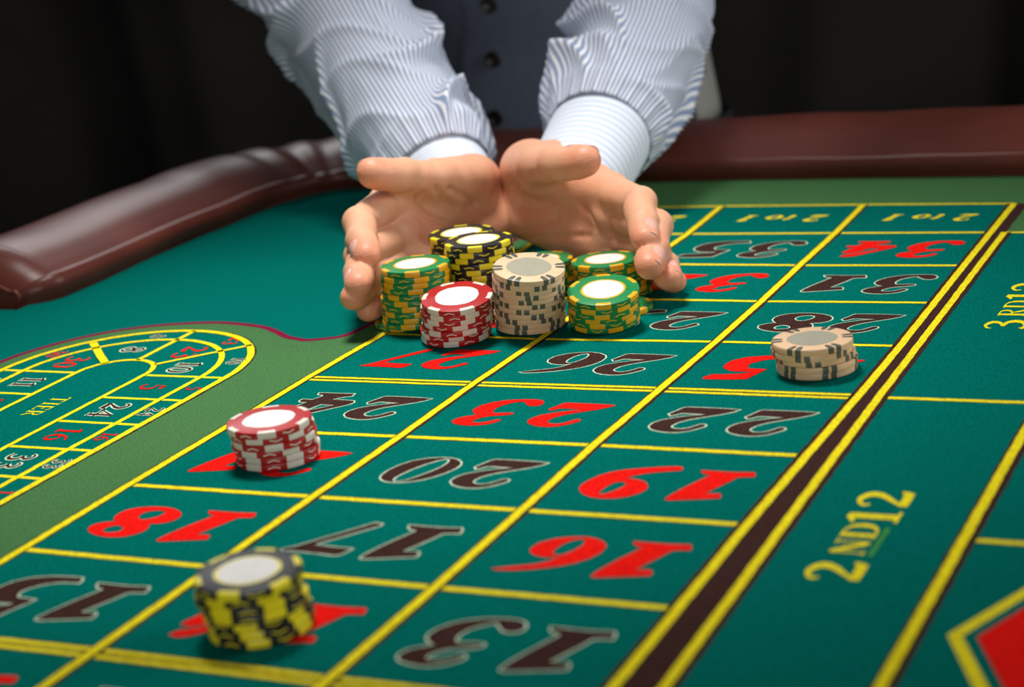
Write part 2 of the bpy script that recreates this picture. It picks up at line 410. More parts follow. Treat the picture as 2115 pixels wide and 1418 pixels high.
GLYPH = {k: [[np.array(q) for q in l] for l in v] for k, v in GLYPH.items()}
def area2(l):
    return 0.5 * sum(l[i][0] * l[(i + 1) % len(l)][1] - l[(i + 1) % len(l)][0] * l[i][1] for i in range(len(l)))
def smooth_loop(l, closed=True):
    """round the traced outline, keeping its sharp corners"""
    n = len(l); out = []
    for i in range(n):
        a, b, c = l[i - 1], l[i], l[(i + 1) % n]
        d1, d2 = b - a, c - b
        l1, l2 = np.linalg.norm(d1), np.linalg.norm(d2)
        cs = float(np.dot(d1, d2) / (l1 * l2 + 1e-9))
        if cs < 0.55:
            out.append(b)
        else:
            out += [b - d1 * .25, 0.125 * (b - d1 * .25) + .75 * b + .125 * (b + d2 * .25), b + d2 * .25]
    return out
def offset_loop(l, d):
    """move a closed loop outwards by d (holes shrink)"""
    n = len(l); s = 1 if area2(l) > 0 else -1; out = []
    for i in range(n):
        a, b, c = l[i - 1], l[i], l[(i + 1) % n]
        e1 = b - a; e2 = c - b
        n1 = np.array((e1[1], -e1[0])) / (np.linalg.norm(e1) + 1e-9) * s
        n2 = np.array((e2[1], -e2[0])) / (np.linalg.norm(e2) + 1e-9) * s
        m_ = n1 + n2
        q = np.dot(m_, m_)
        k = 2.0 / q if q > 0.8 else 1.3 / math.sqrt(q + 1e-6)
        out.append(b + m_ * d * min(k, 1.3))
    return out
GLYPH = {k: [smooth_loop(l) for l in v] for k, v in GLYPH.items()}
def place(loops, c, rot, s=1.0):
    ca, sa = math.cos(rot), math.sin(rot)
    return [[(c[0] + (q[0] * ca - q[1] * sa) * s / 1000, c[1] + (q[0] * sa + q[1] * ca) * s / 1000) for q in l] for l in loops]
NUMRED = {1, 3, 5, 7, 9, 12, 14, 16, 18, 19, 21, 23, 25, 27, 30, 32, 34, 36}
def number(txt, centre, rot, red, s=1.0, thin=0.0, dx=18.5, ol=0.8, layer=0.0):
    polys = []
    k = len(txt)
    for i, ch in enumerate(txt):
        off = (i - (k - 1) / 2) * 2 * dx * s
        c = (centre[0] + math.cos(rot) * off / 1000, centre[1] + math.sin(rot) * off / 1000)
        G = GLYPH[ch]
        fill = [offset_loop(l, (-thin if j == 0 else thin)) for j, l in enumerate(G)] if thin else G
        if not red:
            o2 = [offset_loop(l, (ol if j == 0 else -ol)) for j, l in enumerate(fill)]
            polys.append((L3_ + layer, 0, place(o2, c, rot, s)))
        polys.append((L4_ + layer, 1, place(fill, c, rot, s)))
    o = flat('printed_number', polys, L3_, [M['pale'], M['red'] if red else M['brown']], felt)
    return tag(o, ('red' if red else 'brown') + ' number ' + txt)
for v in range(-4, 8):
    for u in range(3):
        nv = (v + 5)
        num = 3 * nv - u if v >= -4 else 0
        if num < 1: continue
        a, b, c, d = (np.array(ND[v][u]), np.array(ND[v][u + 1]), np.array(ND[v + 1][u]), np.array(ND[v + 1][u + 1]))
        cc = (a + b + c + d) / 4
        off = (0.002 if num > 9 else 0.0, -0.0015)
        number(str(num), (cc[0] + off[0], cc[1] + off[1]), PI, num in NUMRED)
# racetrack numbers: sides run with the table, the end turns
# serif letters as variable-width strokes, unit height 1: (x, y, width)
FONT = {
 'T': (0.75, [[(.37, .02, .17), (.37, .98, .17)], [(.02, .95, .08), (.72, .95, .08)], [(.04, .84, .05), (.04, .98, .05)], [(.70, .84, .05), (.70, .98, .05)], [(.22, .03, .05), (.52, .03, .05)]]),
 'I': (0.42, [[(.21, .02, .17), (.21, .98, .17)], [(.04, .03, .06), (.38, .03, .06)], [(.04, .97, .06), (.38, .97, .06)]]),
 'E': (0.68, [[(.18, .02, .17), (.18, .98, .17)], [(.04, .03, .06), (.62, .03, .06)], [(.04, .97, .06), (.60, .97, .06)], [(.18, .52, .06), (.46, .52, .06)], [(.62, .0, .05), (.62, .2, .05)], [(.60, .82, .05), (.60, 1.0, .05)], [(.46, .42, .05), (.46, .62, .05)]]),
 'R': (0.80, [[(.18, .02, .17), (.18, .98, .17)], [(.04, .03, .06), (.34, .03, .06)], [(.04, .97, .06), (.42, .97, .06), (.58, .86, .13), (.58, .66, .13), (.42, .53, .06), (.2, .52, .06)], [(.40, .52, .10), (.56, .2, .14), (.76, .03, .08)]]),
 'N': (0.86, [[(.14, .02, .05), (.14, .98, .05)], [(.14, .96, .17), (.70, .04, .17)], [(.72, .02, .05), (.72, .98, .05)], [(.03, .03, .05), (.26, .03, .05)], [(.6, .97, .05), (.84, .97, .05)]]),
 'D': (0.86, [[(.18, .02, .17), (.18, .98, .17)], [(.04, .97, .06), (.40, .97, .06), (.66, .82, .12), (.74, .5, .17), (.66, .18, .12), (.40, .03, .06), (.04, .03, .06)]]),
 '1': (0.48, [[(.26, .02, .16), (.26, .97, .16)], [(.02, .82, .05), (.12, .86, .09), (.26, .96, .10)], [(.06, .03, .06), (.46, .03, .06)]]),
 '2': (0.68, [[(.10, .72, .05), (.06, .84, .07), (.18, .95, .08), (.36, .94, .13), (.50, .78, .16), (.44, .56, .13), (.24, .30, .08), (.10, .12, .06)], [(.07, .09, .16), (.34, .09, .17), (.60, .10, .17)], [(.56, .1, .14), (.64, .26, .05)]]),
 '3': (0.66, [[(.08, .80, .04), (.12, .92, .06), (.30, .97, .09), (.48, .84, .14), (.42, .66, .10), (.22, .55, .06)], [(.22, .54, .06), (.46, .50, .12), (.56, .30, .16), (.46, .10, .12), (.24, .03, .07), (.08, .10, .13)]]),
 't': (0.46, [[(.22, .78, .10), (.20, .20, .13), (.26, .04, .08), (.40, .10, .04)], [(.06, .62, .05), (.38, .62, .05)]]),
 'o': (0.60, [[(.30, .64, .06), (.12, .50, .13), (.10, .26, .15), (.28, .03, .06), (.48, .18, .13), (.50, .42, .15), (.30, .64, .06)]]),
}
def lettering(name, runs, mats_, label, shear=0.0, xs=1.0, bold=1.0, grow=None):
    """runs: (text, origin, rot, height, gap, material index); drawn as flat strokes"""
    strips_ = []
    for txt, org, rot, h, gap, ix in runs:
        ca, sa = math.cos(rot), math.sin(rot)
        x = 0.0
        for ch in txt:
            if ch == ' ':
                x += 0.38; continue
            adv, sts = FONT[ch]
            for st in sts:
                pts = catmull(st, 6) if len(st) > 2 else [np.array(q, float) for q in st]
                L, Rr = [], []
                for i in range(len(pts)):
                    d = pts[min(i + 1, len(pts) - 1)][:2] - pts[max(i - 1, 0)][:2]
                    d = d / (np.linalg.norm(d) + 1e-9)
                    nn_ = np.array((-d[1], d[0])) * (pts[i][2] * bold + (grow[ix] if grow else 0)) / 2
                    for side, lst in ((1, L), (-1, Rr)):
                        q = pts[i][:2] + nn_ * side
                        qx = ((x + q[0]) * xs + shear * q[1]) * h; qy = q[1] * h
                        lst.append((org[0] + qx * ca - qy * sa, org[1] + qx * sa + qy * ca))
                strips_.append((L4_ + .00001 * (len(strips_) % 5) + (.00006 * ix if grow else 0), ix, ('strip', L, Rr)))
            x += adv + gap
    return tag(build_strips(name, strips_, mats_, felt), label)
FONT.update({
 '0': (0.66, [[(.32, .96, .06), (.12, .78, .13), (.08, .5, .16), (.12, .2, .13), (.32, .03, .06), (.52, .2, .13), (.56, .5, .16), (.52, .78, .13), (.32, .96, .06)]]),
 '4': (0.68, [[(.46, .02, .15), (.46, .96, .15)], [(.44, .94, .07), (.05, .34, .06)], [(.03, .32, .08), (.64, .32, .08)], [(.28, .03, .06), (.62, .03, .06)]]),
 '5': (0.64, [[(.14, .93, .13), (.52, .94, .13)], [(.15, .94, .05), (.12, .56, .05)], [(.12, .56, .05), (.32, .62, .09), (.52, .48, .14), (.52, .22, .15), (.34, .04, .09), (.14, .06, .08), (.08, .16, .10)]]),
 '6': (0.66, [[(.52, .94, .06), (.26, .80, .10), (.10, .48, .15), (.12, .18, .14), (.32, .03, .07), (.52, .16, .14), (.54, .38, .14), (.36, .56, .07), (.16, .44, .07)]]),
 '7': (0.62, [[(.06, .92, .14), (.58, .92, .14)], [(.56, .90, .06), (.36, .5, .10), (.26, .03, .15)]]),
 '8': (0.66, [[(.32, .97, .06), (.14, .84, .11), (.16, .66, .12), (.34, .53, .12), (.54, .38, .13), (.54, .16, .12), (.32, .03, .06), (.10, .16, .11), (.10, .36, .11), (.32, .53, .08), (.50, .68, .10), (.50, .86, .10), (.32, .97, .06)]]),
 '9': (0.66, [[(.14, .06, .06), (.40, .20, .10), (.56, .52, .15), (.54, .82, .14), (.34, .97, .07), (.14, .84, .14), (.12, .62, .14), (.30, .44, .07), (.50, .56, .07)]]),
})
YF = [M['yellow'], M['faded']]
def rtext(txt, c, rot, red, h):
    """a thin serif number centred on c; brown ones have a pale outline"""
    wtot = sum(FONT[ch][0] for ch in txt) + .10 * (len(txt) - 1)
    ca, sa = math.cos(rot), math.sin(rot)
    org = (c[0] - (wtot / 2 * ca - .5 * sa) * h, c[1] - (wtot / 2 * sa + .5 * ca) * h)
    runs = [(txt, org, rot, h, .10, 0)]
    lab = ('red' if red else 'brown') + ' racetrack number ' + txt
    if red:
        lettering('printed_number', runs, [M['red']], lab)
    else:
        lettering('printed_number', [(txt, org, rot, h, .10, 0), (txt, org, rot, h, .10, 1)], [M['pale'], M['brown']], lab, grow=(.13, 0.0))
def rnum(txt, c, rot, red): rtext(txt, c, rot, red, .0150)
def rnum2(txt, c, rot, red): rtext(txt, c, rot, red, .0092)
right = ['5', '24', '16', '33', '1', '20', '14', '31', '9', '22', '18']
left = ['11', '36', '13', '27', '6', '34', '17', '25', '2', '21', '4']
for k, t_ in enumerate(right):
    y = .3050 - .0383 * (k + .5)
    rnum(t_, (-.0822, y), -PI / 2, int(t_) in NUMRED)
    rnum2(t_, (-.0560, y), -PI / 2, int(t_) in NUMRED)
for k, t_ in enumerate(left):
    y = .3050 - .0383 * (k + .5)
    rnum(t_, (-.1650, y), -PI / 2, int(t_) in NUMRED)
    rnum2(t_, (-.1915, y), -PI / 2, int(t_) in NUMRED)
for t_, c, c2 in (('10', (-.0850, .3200), (-.0600, .3340)), ('23', (-.1000, .3470), (-.0855, .3700)), ('8', (-.1400, .3490), (-.1410, .3755)), ('30', (-.1640, .3230), (-.1850, .3370))):
    rnum(t_, c, -PI / 2, int(t_) in NUMRED)
    rnum2(t_, c2, -PI / 2, int(t_) in NUMRED)

def dozen(txt, sup, y0, label):
    # reads along +y with the tops towards the number boxes (-x)
    xb = 0.3474
    lettering('printed_lettering', [(txt, (xb, y0), PI / 2, .0205, .04, 0), (sup, (xb - .0045, y0 + .0240), PI / 2, .0132, .06, 0), ('12', (xb, y0 + .0555), PI / 2, .0205, .13, 0)], YF, label, xs=1.32, bold=1.12)
    build_strips('printed_underline', [strip([(xb - .0018, y0 + .024), (xb - .0018, y0 + .052)], .0010, .0010, L4_, 0)], [M['faded']], felt)
dozen('2', 'ND', 0.1062, 'yellow lettering 2ND12')
dozen('3', 'RD', 0.4222, 'yellow lettering 3RD12')
dozen('1', 'D', -0.2200, 'yellow lettering 1ST12') if False else None
lettering('printed_lettering', [('TIER', (-.1290, .2640), -PI / 2, .0108, .06, 0)], YF, 'yellow lettering TIER')
for u in range(3):
    x1 = (.0835, .1790, .2755)[u] + (.0 if u else -.002)
    lettering('printed_lettering', [('2 to 1', (x1, .6735), PI, .0170, .10, 0)], YF, 'yellow lettering 2 to 1', shear=0.32, bold=1.35)

# ------------------------------------------------------------------ padded rail
def sweep(name, path, prof, mats, parent, scale=None, caps=True, pinch=None, nsub=4):
    """sweep a closed profile (d outward, z up) along a flat path; outward is to the left of travel"""
    P = [np.array(q, float) for q in path]
    vs, fs = [], []
    n = len(prof)
    for i, q in enumerate(P):
        d = P[min(i + 1, len(P) - 1)] - P[max(i - 1, 0)]
        d /= np.linalg.norm(d)
        nr = np.array((-d[1], d[0]))
        s = scale(i / (len(P) - 1), q) if scale else (1.0, 1.0)
        for k, (a, z) in enumerate(prof):
            dz = pinch(q, a, z) if pinch else 0.0
            c = q + nr * (.062 + (a - .062) * s[0])
            vs.append((c[0], c[1], TZ + z * s[1] * (1 + dz)))
    for i in range(len(P) - 1):
        for k in range(n):
            a = i * n + k; b = i * n + (k + 1) % n
            fs.append((a, b, b + n, a + n))
    if caps:
        fs.append(tuple(range(n))[::-1]); fs.append(tuple(range((len(P) - 1) * n, len(P) * n)))
    me = mesh(name, vs, fs, True)
    bm = bmesh.new(); bm.from_mesh(me)
    bmesh.ops.recalc_face_normals(bm, faces=bm.faces)
    bm.to_mesh(me); bm.free()
    return link(name, me, mats, parent)

PROF = catmull([(.004, -.012), (-.001, .001), (-.0040, .0070), (-.0038, .0125), (.0000, .0164), (.0045, .0158), (.0068, .0168), (.014, .0208), (.028, .0278), (.045, .0330), (.063, .0345), (.080, .0315), (.093, .0230), (.098, .0090), (.096, -.012), (.05, -.02)], 5, closed=True)
PATH = [(0.655, -0.60), (0.655, -0.2), (0.655, 0.2), (0.655, 0.55), (0.652, 0.70), (0.635, 0.755), (0.60, 0.780), (0.54, 0.787), (0.40, 0.7876), (0.28, 0.7876), (0.14, 0.788), (0.006, 0.7872), (-0.12, 0.784), (-0.205, 0.7812), (-0.238, 0.7770), (-0.2575, 0.7640), (-0.2680, 0.7380), (-0.2740, 0.7100), (-0.2745, 0.6600), (-0.2770, 0.6150), (-0.2765, 0.5540), (-0.2735, 0.4950), (-0.2735, 0.4720), (-0.2735, 0.4600)]
# travel from the right end to the left end keeps the outside on the right, so reverse it
PATHS = catmull(PATH, 10)[::-1]
def rail_pinch(q, a, z):
    dz = 0.0
    if a > -.002 and z > 0.012:
        for (cx, cy, w, dep) in ((-0.2585, 0.763, .0045, .13), (-0.2500, 0.7705, .004, .10), (-0.266, 0.745, .009, .05), (-0.275, 0.690, .02, -.03)):
            r = math.hypot(q[0] - cx, q[1] - cy)
            dz -= dep * math.exp(-(r / w) ** 2)
        dz += 0.014 * math.sin(q[0] * 31 + q[1] * 23) + 0.012 * math.sin(q[0] * 67 - q[1] * 41 + 1.0)
    return dz
# taller pad towards the right-hand side
def rail_scale(t, q):
    k = float(np.interp(q[0], (-.275, -.20, -.12, .006, .14, .28), (.98, .90, .86, .93, 1.02, 1.04))) if q[1] > 0.7 else .98
    if t * (len(rail_path) - 1) < 12.5:
        e = END[int(round(t * (len(rail_path) - 1)))]
        return (e[1], e[2])
    return (1.0, k)
END = []                                  # rounded end by the wheel: each station shrinks towards its base
for k in range(13):
    t = PI / 2 * (1 - k / 12)
    END.append((np.array((-0.2735, 0.4600 - 0.026 * math.sin(t))), 1 - 0.42 * (1 - math.cos(t)), 1 - 0.60 * (1 - math.cos(t))))
rail_path = [e[0] for e in END] + [np.array(q) for q in PATHS[1:]]
PR = [(a, z) for a, z in PROF]
rail = sweep('padded_rail', rail_path, PR, M['leather'], table, scale=rail_scale, pinch=rail_pinch)
tag(rail, 'padded dark brown leather rail')
def tube(name, pts, r, mats, parent, seg=10):
    P = [np.array(q, float) for q in pts]
    vs, fs = [], []
    up0 = np.array((0, 0, 1.0))
    for i, q in enumerate(P):
        d = P[min(i + 1, len(P) - 1)] - P[max(i - 1, 0)]
        d /= np.linalg.norm(d) + 1e-12
        s = np.cross(d, up0)
        if np.linalg.norm(s) < 1e-4: s = np.array((1.0, 0, 0))
        s /= np.linalg.norm(s); u = np.cross(s, d)
        rr = r[i] if isinstance(r, (list, tuple)) else r
        for k in range(seg):
            a = 2 * PI * k / seg
            vs.append(q + (s * math.cos(a) + u * math.sin(a)) * rr)
    for i in range(len(P) - 1):
        for k in range(seg):
            a = i * seg + k; b = i * seg + (k + 1) % seg
            fs.append((a, b, b + seg, a + seg))
    fs.append(tuple(range(seg))[::-1]); fs.append(tuple(range((len(P) - 1) * seg, len(P) * seg)))
    return link(name, mesh(name, vs, fs, True), mats, parent)

# wooden body below the felt and the legs
def frame_poly(o):
    return [(-0.88, -0.58), (0.63, -0.58), (0.63, 0.80), (-0.30, 0.80), (-0.30, 0.46), (-0.88, 0.46)]
fpoly = frame_poly(0)
vs = [(x, y, TZ - 0.021) for x, y in fpoly] + [(x, y, TZ - 0.16) for x, y in fpoly]
n = len(fpoly)
fs = [tuple(range(n)), tuple(range(2 * n - 1, n - 1, -1))] + [(i, n + i, n + (i + 1) % n, (i + 1) % n) for i in range(n)]
vs = [(x, y, z if z < TZ - .1 else TZ - 0.031) for x, y, z in vs]
link('table_body', mesh('table_body', vs, fs), M['wood'], table)
for x, y in ((-0.80, -0.50), (0.55, -0.50), (0.55, 0.72), (-0.22, 0.72), (-0.80, 0.38)):
    bm = bmesh.new()
    for z0, z1, r0, r1 in ((TZ - .16, TZ - .30, .055, .045), (TZ - .30, .08, .038, .030), (.08, .0, .045, .05)):
        bmesh.ops.create_cone(bm, cap_ends=True, segments=20, radius1=r1, radius2=r0, depth=z0 - z1, matrix=Matrix.Translation((x, y, (z0 + z1) / 2)))
    me = bpy.data.meshes.new('leg'); bm.to_mesh(me); bm.free()
    link('leg', me, M['wood'], table)

# piping around the rounded end
ep, es, ez = END[2]
pp = [(ep[0] - (.062 + (a - .062) * es) , ep[1] - .0005, TZ + z * ez) for a, z in PROF if z > -.004]
up_ = pp
tag(tube('piping', catmull(up_, 2), .0016, M['leather'], rail), 'leather piping on the rail end')

# ------------------------------------------------------------------ chips
CRAD, CTH = 0.0194, 0.0033
SEG = 72
def plastic(name, c, r=0.38):
    mt = node_mat(name, c, r, 0.5)
    noise_vary(mt, c, 160.0, 0.05, bump=0.05, bump_scale=700.0, dist=0.0004)
    return mt
CM = {'green': plastic('green_clay', (0.004, 0.235, 0.062)), 'amber': plastic('amber_clay', (0.86, 0.42, 0.006)), 'black': plastic('black_clay', (0.016, 0.015, 0.018)), 'yellow': plastic('yellow_clay', (0.86, 0.72, 0.012)),
      'red': plastic('red_clay', (0.46, 0.010, 0.012)), 'cream': plastic('cream_clay', (0.76, 0.70, 0.60)), 'beige': plastic('beige_clay', (0.80, 0.53, 0.32)), 'grey': plastic('grey_clay', (0.098, 0.108, 0.085)),
      'white': plastic('white_inlay', (0.82, 0.79, 0.74), 0.5), 'greyinlay': plastic('grey_inlay', (0.34, 0.32, 0.235), 0.5)}
def lathe_sector(prof, a0, a1, n):
    vs, fs = [], []
    k = len(prof)
    for i in range(n + 1):
        a = a0 + (a1 - a0) * i / n
        for r, z in prof:
            vs.append((r * math.cos(a), r * math.sin(a), z))
    for i in range(n):
        for j in range(k - 1):
            q = i * k + j
            fs.append((q, q + k, q + k + 1, q + 1))
    return vs, fs
def rim_prof(rin, e):
    R_, T, b = CRAD + e, CTH, 0.00062
    return [(rin, T + e), (R_ - b, T + e), (R_ - b * .3, T - b * .25), (R_, T - b), (R_, b), (R_ - b * .3, b * .25), (R_ - b, 0.0 - 0 * e)]
bp = [(0, 0), (CRAD - .00062, 0), (CRAD - .00019, .00016), (CRAD, .00062), (CRAD, CTH - .00062), (CRAD - .00019, CTH - .00016), (CRAD - .00062, CTH), (0, CTH)]
bm = bmesh.new()
v_, f_ = lathe_sector(bp, 0, 2 * PI, SEG)
body_base = mesh('chip_body', v_, [t[::-1] for t in f_], True)
bm.from_mesh(body_base); bmesh.ops.remove_doubles(bm, verts=bm.verts, dist=1e-6); bmesh.ops.recalc_face_normals(bm, faces=bm.faces)
bm.to_mesh(body_base); bm.free()
def auto_smooth(me, ang=35):
    bm = bmesh.new(); bm.from_mesh(me)
    for e in bm.edges:
        if len(e.link_faces) == 2 and e.calc_face_angle(0) > math.radians(ang): e.smooth = False
    bm.to_mesh(me); bm.free()
auto_smooth(body_base)
def sector_mesh(name, half, rin, e=0.00005, pointed=False):
    v, f = lathe_sector(rim_prof(rin, e), -half, half, 6)
    if pointed:
        k = 7
        for i in range(7):
            t = abs(i - 3) / 3
            x, y, z = v[i * k]
            q = 1 + 0.09 * t ** 2
            v[i * k] = (x * q, y * q, z)
    me = mesh(name, v, f, True)
    bm = bmesh.new(); bm.from_mesh(me); bmesh.ops.recalc_face_normals(bm, faces=bm.faces)
    s = sum(fc.normal.dot(fc.calc_center_median() - Vector((CRAD * .5, 0, CTH * .5))) for fc in bm.faces)
    if s < 0: bmesh.ops.reverse_faces(bm, faces=bm.faces)
    bm.to_mesh(me); bm.free()
    auto_smooth(me)
    return me
def chevron_mesh(name, sgn):
    vs, fs = [], []
    R_ = CRAD + .00006
    n = 8
    for i in range(n + 1):
        t = -1 + 2 * i / n
        a = t * math.radians(8.5)
        zc = CTH / 2 + sgn * (0.00042 * (1 - abs(t) * 1.9))
        w = 0.00030
        for z in (zc - w, zc + w):
            vs.append((R_ * math.cos(a), R_ * math.sin(a), z))
    for i in range(n):
        q = 2 * i
        fs.append((q, q + 2, q + 3, q + 1))
    return mesh(name, vs, fs, True)
def disc_mesh(name, r, z, bumps):
    n = 96
    vs = [(0, 0, z)]
    for i in range(n):
        a = 2 * PI * i / n
        q = r * (1 + bumps * (1 if (i * 8 // n) % 2 == 0 else -1) * (1 if (i % 12) not in (0,) else 0))
        vs.append((q * math.cos(a), q * math.sin(a), z))
    return mesh(name, vs, [(0, 1 + i, 1 + (i + 1) % n) for i in range(n)], False)
def with_mat(me, mt):
    m2 = me.copy(); m2.materials.clear(); m2.materials.append(mt); return m2
spot = sector_mesh('edge_spot', math.radians(12.3), CRAD * 0.865)
stripe = sector_mesh('edge_stripe', math.radians(4.3), CRAD * 0.715, pointed=True)
KINDS = {
 'green': dict(body='green', spot='amber', inlay='white', ring='amber', word='yellow-spotted green poker chip'),
 'black': dict(body='black', spot='yellow', inlay='white', ring='yellow', word='yellow-spotted black poker chip'),
 'red': dict(body='red', spot='cream', inlay='white', ring=None, word='white-spotted red poker chip'),
 'beige': dict(body='beige', spot='grey', inlay='greyinlay', ring=None, word='grey-striped beige poker chip')}
PARTS = {}
for k, d in KINDS.items():
    ps = [('chip_body', with_mat(body_base, CM[d['body']]), 0, None)]
    if d['ring']:
        ps.append(('inlay_ring', with_mat(disc_mesh('ring', CRAD * .625, CTH + .00004, .012), CM[d['ring']]), 0, None))
        ps.append(('inlay', with_mat(disc_mesh('inlay', CRAD * .565, CTH + .00008, .0), CM[d['inlay']]), 0, None))
    else:
        ps.append(('inlay', with_mat(disc_mesh('inlay', CRAD * .618, CTH + .00006, .014), CM[d['inlay']]), 0, None))
    if k == 'beige':
        sm = with_mat(stripe, CM['grey'])
        for i in range(6):
            for s in (-1, 1):
                ps.append(('edge_stripe', sm, i * PI / 3 + s * math.radians(6.4), None))
    else:
        sm = with_mat(spot, CM[d['spot']])
        cu, cd = with_mat(chevron_mesh('chev', 1), CM[d['spot']]), with_mat(chevron_mesh('chev', -1), CM[d['spot']])
        for i in range(6):
            ps.append(('edge_spot', sm, i * PI / 3, None))
            ps.append(('chevron_mark', cu if i % 2 else cd, (i + .5) * PI / 3, None))
    PARTS[k] = ps
def chip(kind, mat4, label, group):
    e = bpy.data.objects.new('poker_chip', None)
    e.empty_display_size = 0.02
    COL.objects.link(e)
    e.matrix_world = mat4
    tag(e, label, 'poker chip', group)
    for nm, me, rz, _ in PARTS[kind]:
        o = bpy.data.objects.new(nm, me)
        COL.objects.link(o)
        o.parent = e
        o.rotation_euler = (0, 0, rz)
    return e
ORD = ['top', 'second', 'third', 'fourth', 'fifth', 'sixth', 'seventh', 'eighth', 'ninth', 'tenth', 'eleventh', 'twelfth', 'thirteenth', 'fourteenth']
FWD = Vector((-0.4456, 0.8952, 0)); RGT = Vector((0.8952, 0.4456, 0))
front_a = math.atan2(-FWD.y, -FWD.x)       # direction from a stack towards the lens
def stack(kind, n, base, top, z0, tilt0, tilt1, first_deg, where, group, seed, lean=0.0, jit=0.0005, curve=1.0):
    """n chips from base (x, y) to top; tilt towards the viewer grows from tilt0 to tilt1 degrees; first_deg turns the top chip"""
    rnd = random.Random(seed)
    z = TZ + 0.00045 + z0
    Rr = CRAD
    pos = Vector((base[0], base[1], z))
    out = []
    prev = None
    for i in range(n):                     # i = 0 is the lowest chip
        t = i / max(n - 1, 1)
        th = math.radians(tilt0 + (tilt1 - tilt0) * t)
        ln = math.radians(lean) * (0.35 + 0.65 * t)
        axis_rot = Matrix.Rotation(th, 4, RGT) @ Matrix.Rotation(ln, 4, -FWD)
        xy = Vector((base[0], base[1], 0)) * (1 - t ** curve) + Vector((top[0], top[1], 0)) * t ** curve
        jx, jy = (rnd.uniform(-jit, jit), rnd.uniform(-jit, jit)) if 0 < i < n - 1 else (0, 0)
        up = axis_rot @ Vector((0, 0, 1))
        lowest = CRAD * math.sqrt(max(0, 1 - up.z ** 2))
        if i == 0:
            zc = z + lowest
        else:                              # the tilted disc rests on the rim of the one below
            pup, pc, prot = prev
            c2 = Vector((xy.x + jx, xy.y + jy, 0))
            zc = -1e9
            for k in range(24):
                a = 2 * PI * k / 24
                for rr in (CRAD, CRAD * .5):
                    q = axis_rot @ Vector((rr * math.cos(a), rr * math.sin(a), 0))
                    p = c2 + q
                    dx, dy = p.x - pc.x, p.y - pc.y
                    if dx * dx + dy * dy > CRAD * CRAD: continue
                    hz = pc.z - (pup.x * dx + pup.y * dy) / pup.z + CTH / pup.z
                    zc = max(zc, hz - q.z)
            for k in range(24):                # and the rim below must not pierce it
                a = 2 * PI * k / 24
                q = Matrix.Translation(pc) @ Vector((0, 0, 0)) + prot @ Vector((CRAD * math.cos(a), CRAD * math.sin(a), CTH))
                dx, dy = q.x - c2.x, q.y - c2.y
                if dx * dx + dy * dy > CRAD * CRAD: continue
                zc = max(zc, q.z + (up.x * dx + up.y * dy) / up.z)
            zc += 0.00012
        c = Vector((xy.x + jx, xy.y + jy, zc))
        spin = (front_a + math.radians(first_deg)) if i == n - 1 else rnd.uniform(0, 2 * PI)
        mt = Matrix.Translation(c) @ axis_rot @ Matrix.Rotation(spin, 4, 'Z')
        r = n - 1 - i
        posn = ('topmost of ' if r == 0 else ORD[r] + ' from top of ') if i or n == 1 else 'lowest of '
        lab = KINDS[kind]['word'] + ', ' + posn + 'the ' + where
        out.append(chip(kind, mt, lab, group))
        prev = (up, c, axis_rot)
    return out
def loose(kind, xy, deg, label, group):
    mt = Matrix.Translation((xy[0], xy[1], TZ + .00045)) @ Matrix.Rotation(front_a + math.radians(deg), 4, 'Z')
    return chip(kind, mt, label, group)
def along(b, back): return (b[0] + FWD.x * back, b[1] + FWD.y * back)
A_b = (0.0158, 0.4050)
stack('green', 10, A_b, (0.0205, 0.4021), .0034, 0.5, 0.8, -4, 'green stack beside the left fingers', 'green chips in the left stack', 11)
loose('green', (0.0065, 0.4125), 100, 'yellow-spotted green poker chip under the green stack by the left fingers', None)
stack('black', 12, (0.0188, 0.4642), (0.0206, 0.4612), 0, 0, 0.3, 1, 'rear black stack touching the palms', 'black chips in the rear stack', 12)
stack('black', 13, (0.0446, 0.4338), (0.0468, 0.4306), 0, 0, 0.3, -7, 'front black stack behind the red one', 'black chips in the front stack', 13, jit=.0007)
stack('beige', 11, (0.0830, 0.4110), (0.0945, 0.3922), 0, 3, 11, -29, 'tall beige stack between the hands', 'beige chips in the tall stack', 14, lean=-5, jit=.0008)
stack('red', 7, (0.0499, 0.3860), (0.0569, 0.3785), 0, 4, 10, 16, 'red stack in front of the hands', 'red chips in the stack by the hands', 15, lean=1, jit=.0007)
stack('green', 6, (0.1252, 0.4164), (0.1298, 0.4076), 0, 7.3, 11, -5, 'front green stack beside the tall beige', 'green chips in the front right stack', 16, jit=.0007)
loose('green', (0.1215, 0.4450), 40, 'yellow-spotted green poker chip poking out behind the front green stack', None)
stack('green', 7, (0.1080, 0.4812), (0.1069, 0.4672), 0, 0, 0, 16, 'green stack beneath the right fingertips', 'green chips in the stack under the fingers', 17, curve=.6)
stack('green', 6, (0.0600, 0.4850), (0.0605, 0.4790), 0, 0, 0, 20, 'half-hidden green stack behind the beige', 'green chips in the stack behind the beige one', 18)
stack('beige', 5, (0.2629, 0.3500), (0.2631, 0.3442), 0, 0, 0.4, -37, 'small beige stack on number 25', 'beige chips in the small stack', 19, jit=.0012)
stack('red', 6, (0.0528, 0.1946), (0.0540, 0.1893), 0, 0.2, 1.0, 2, 'lone red stack on number 21', 'red chips in the stack away from the hands', 20, jit=.0012)
stack('black', 7, (0.1480, 0.0276), (0.1492, 0.0226), 0, 0.3, 2.0, -16, 'lone black stack on number 14', 'black chips in the stack nearest the viewer', 21, jit=.0014)

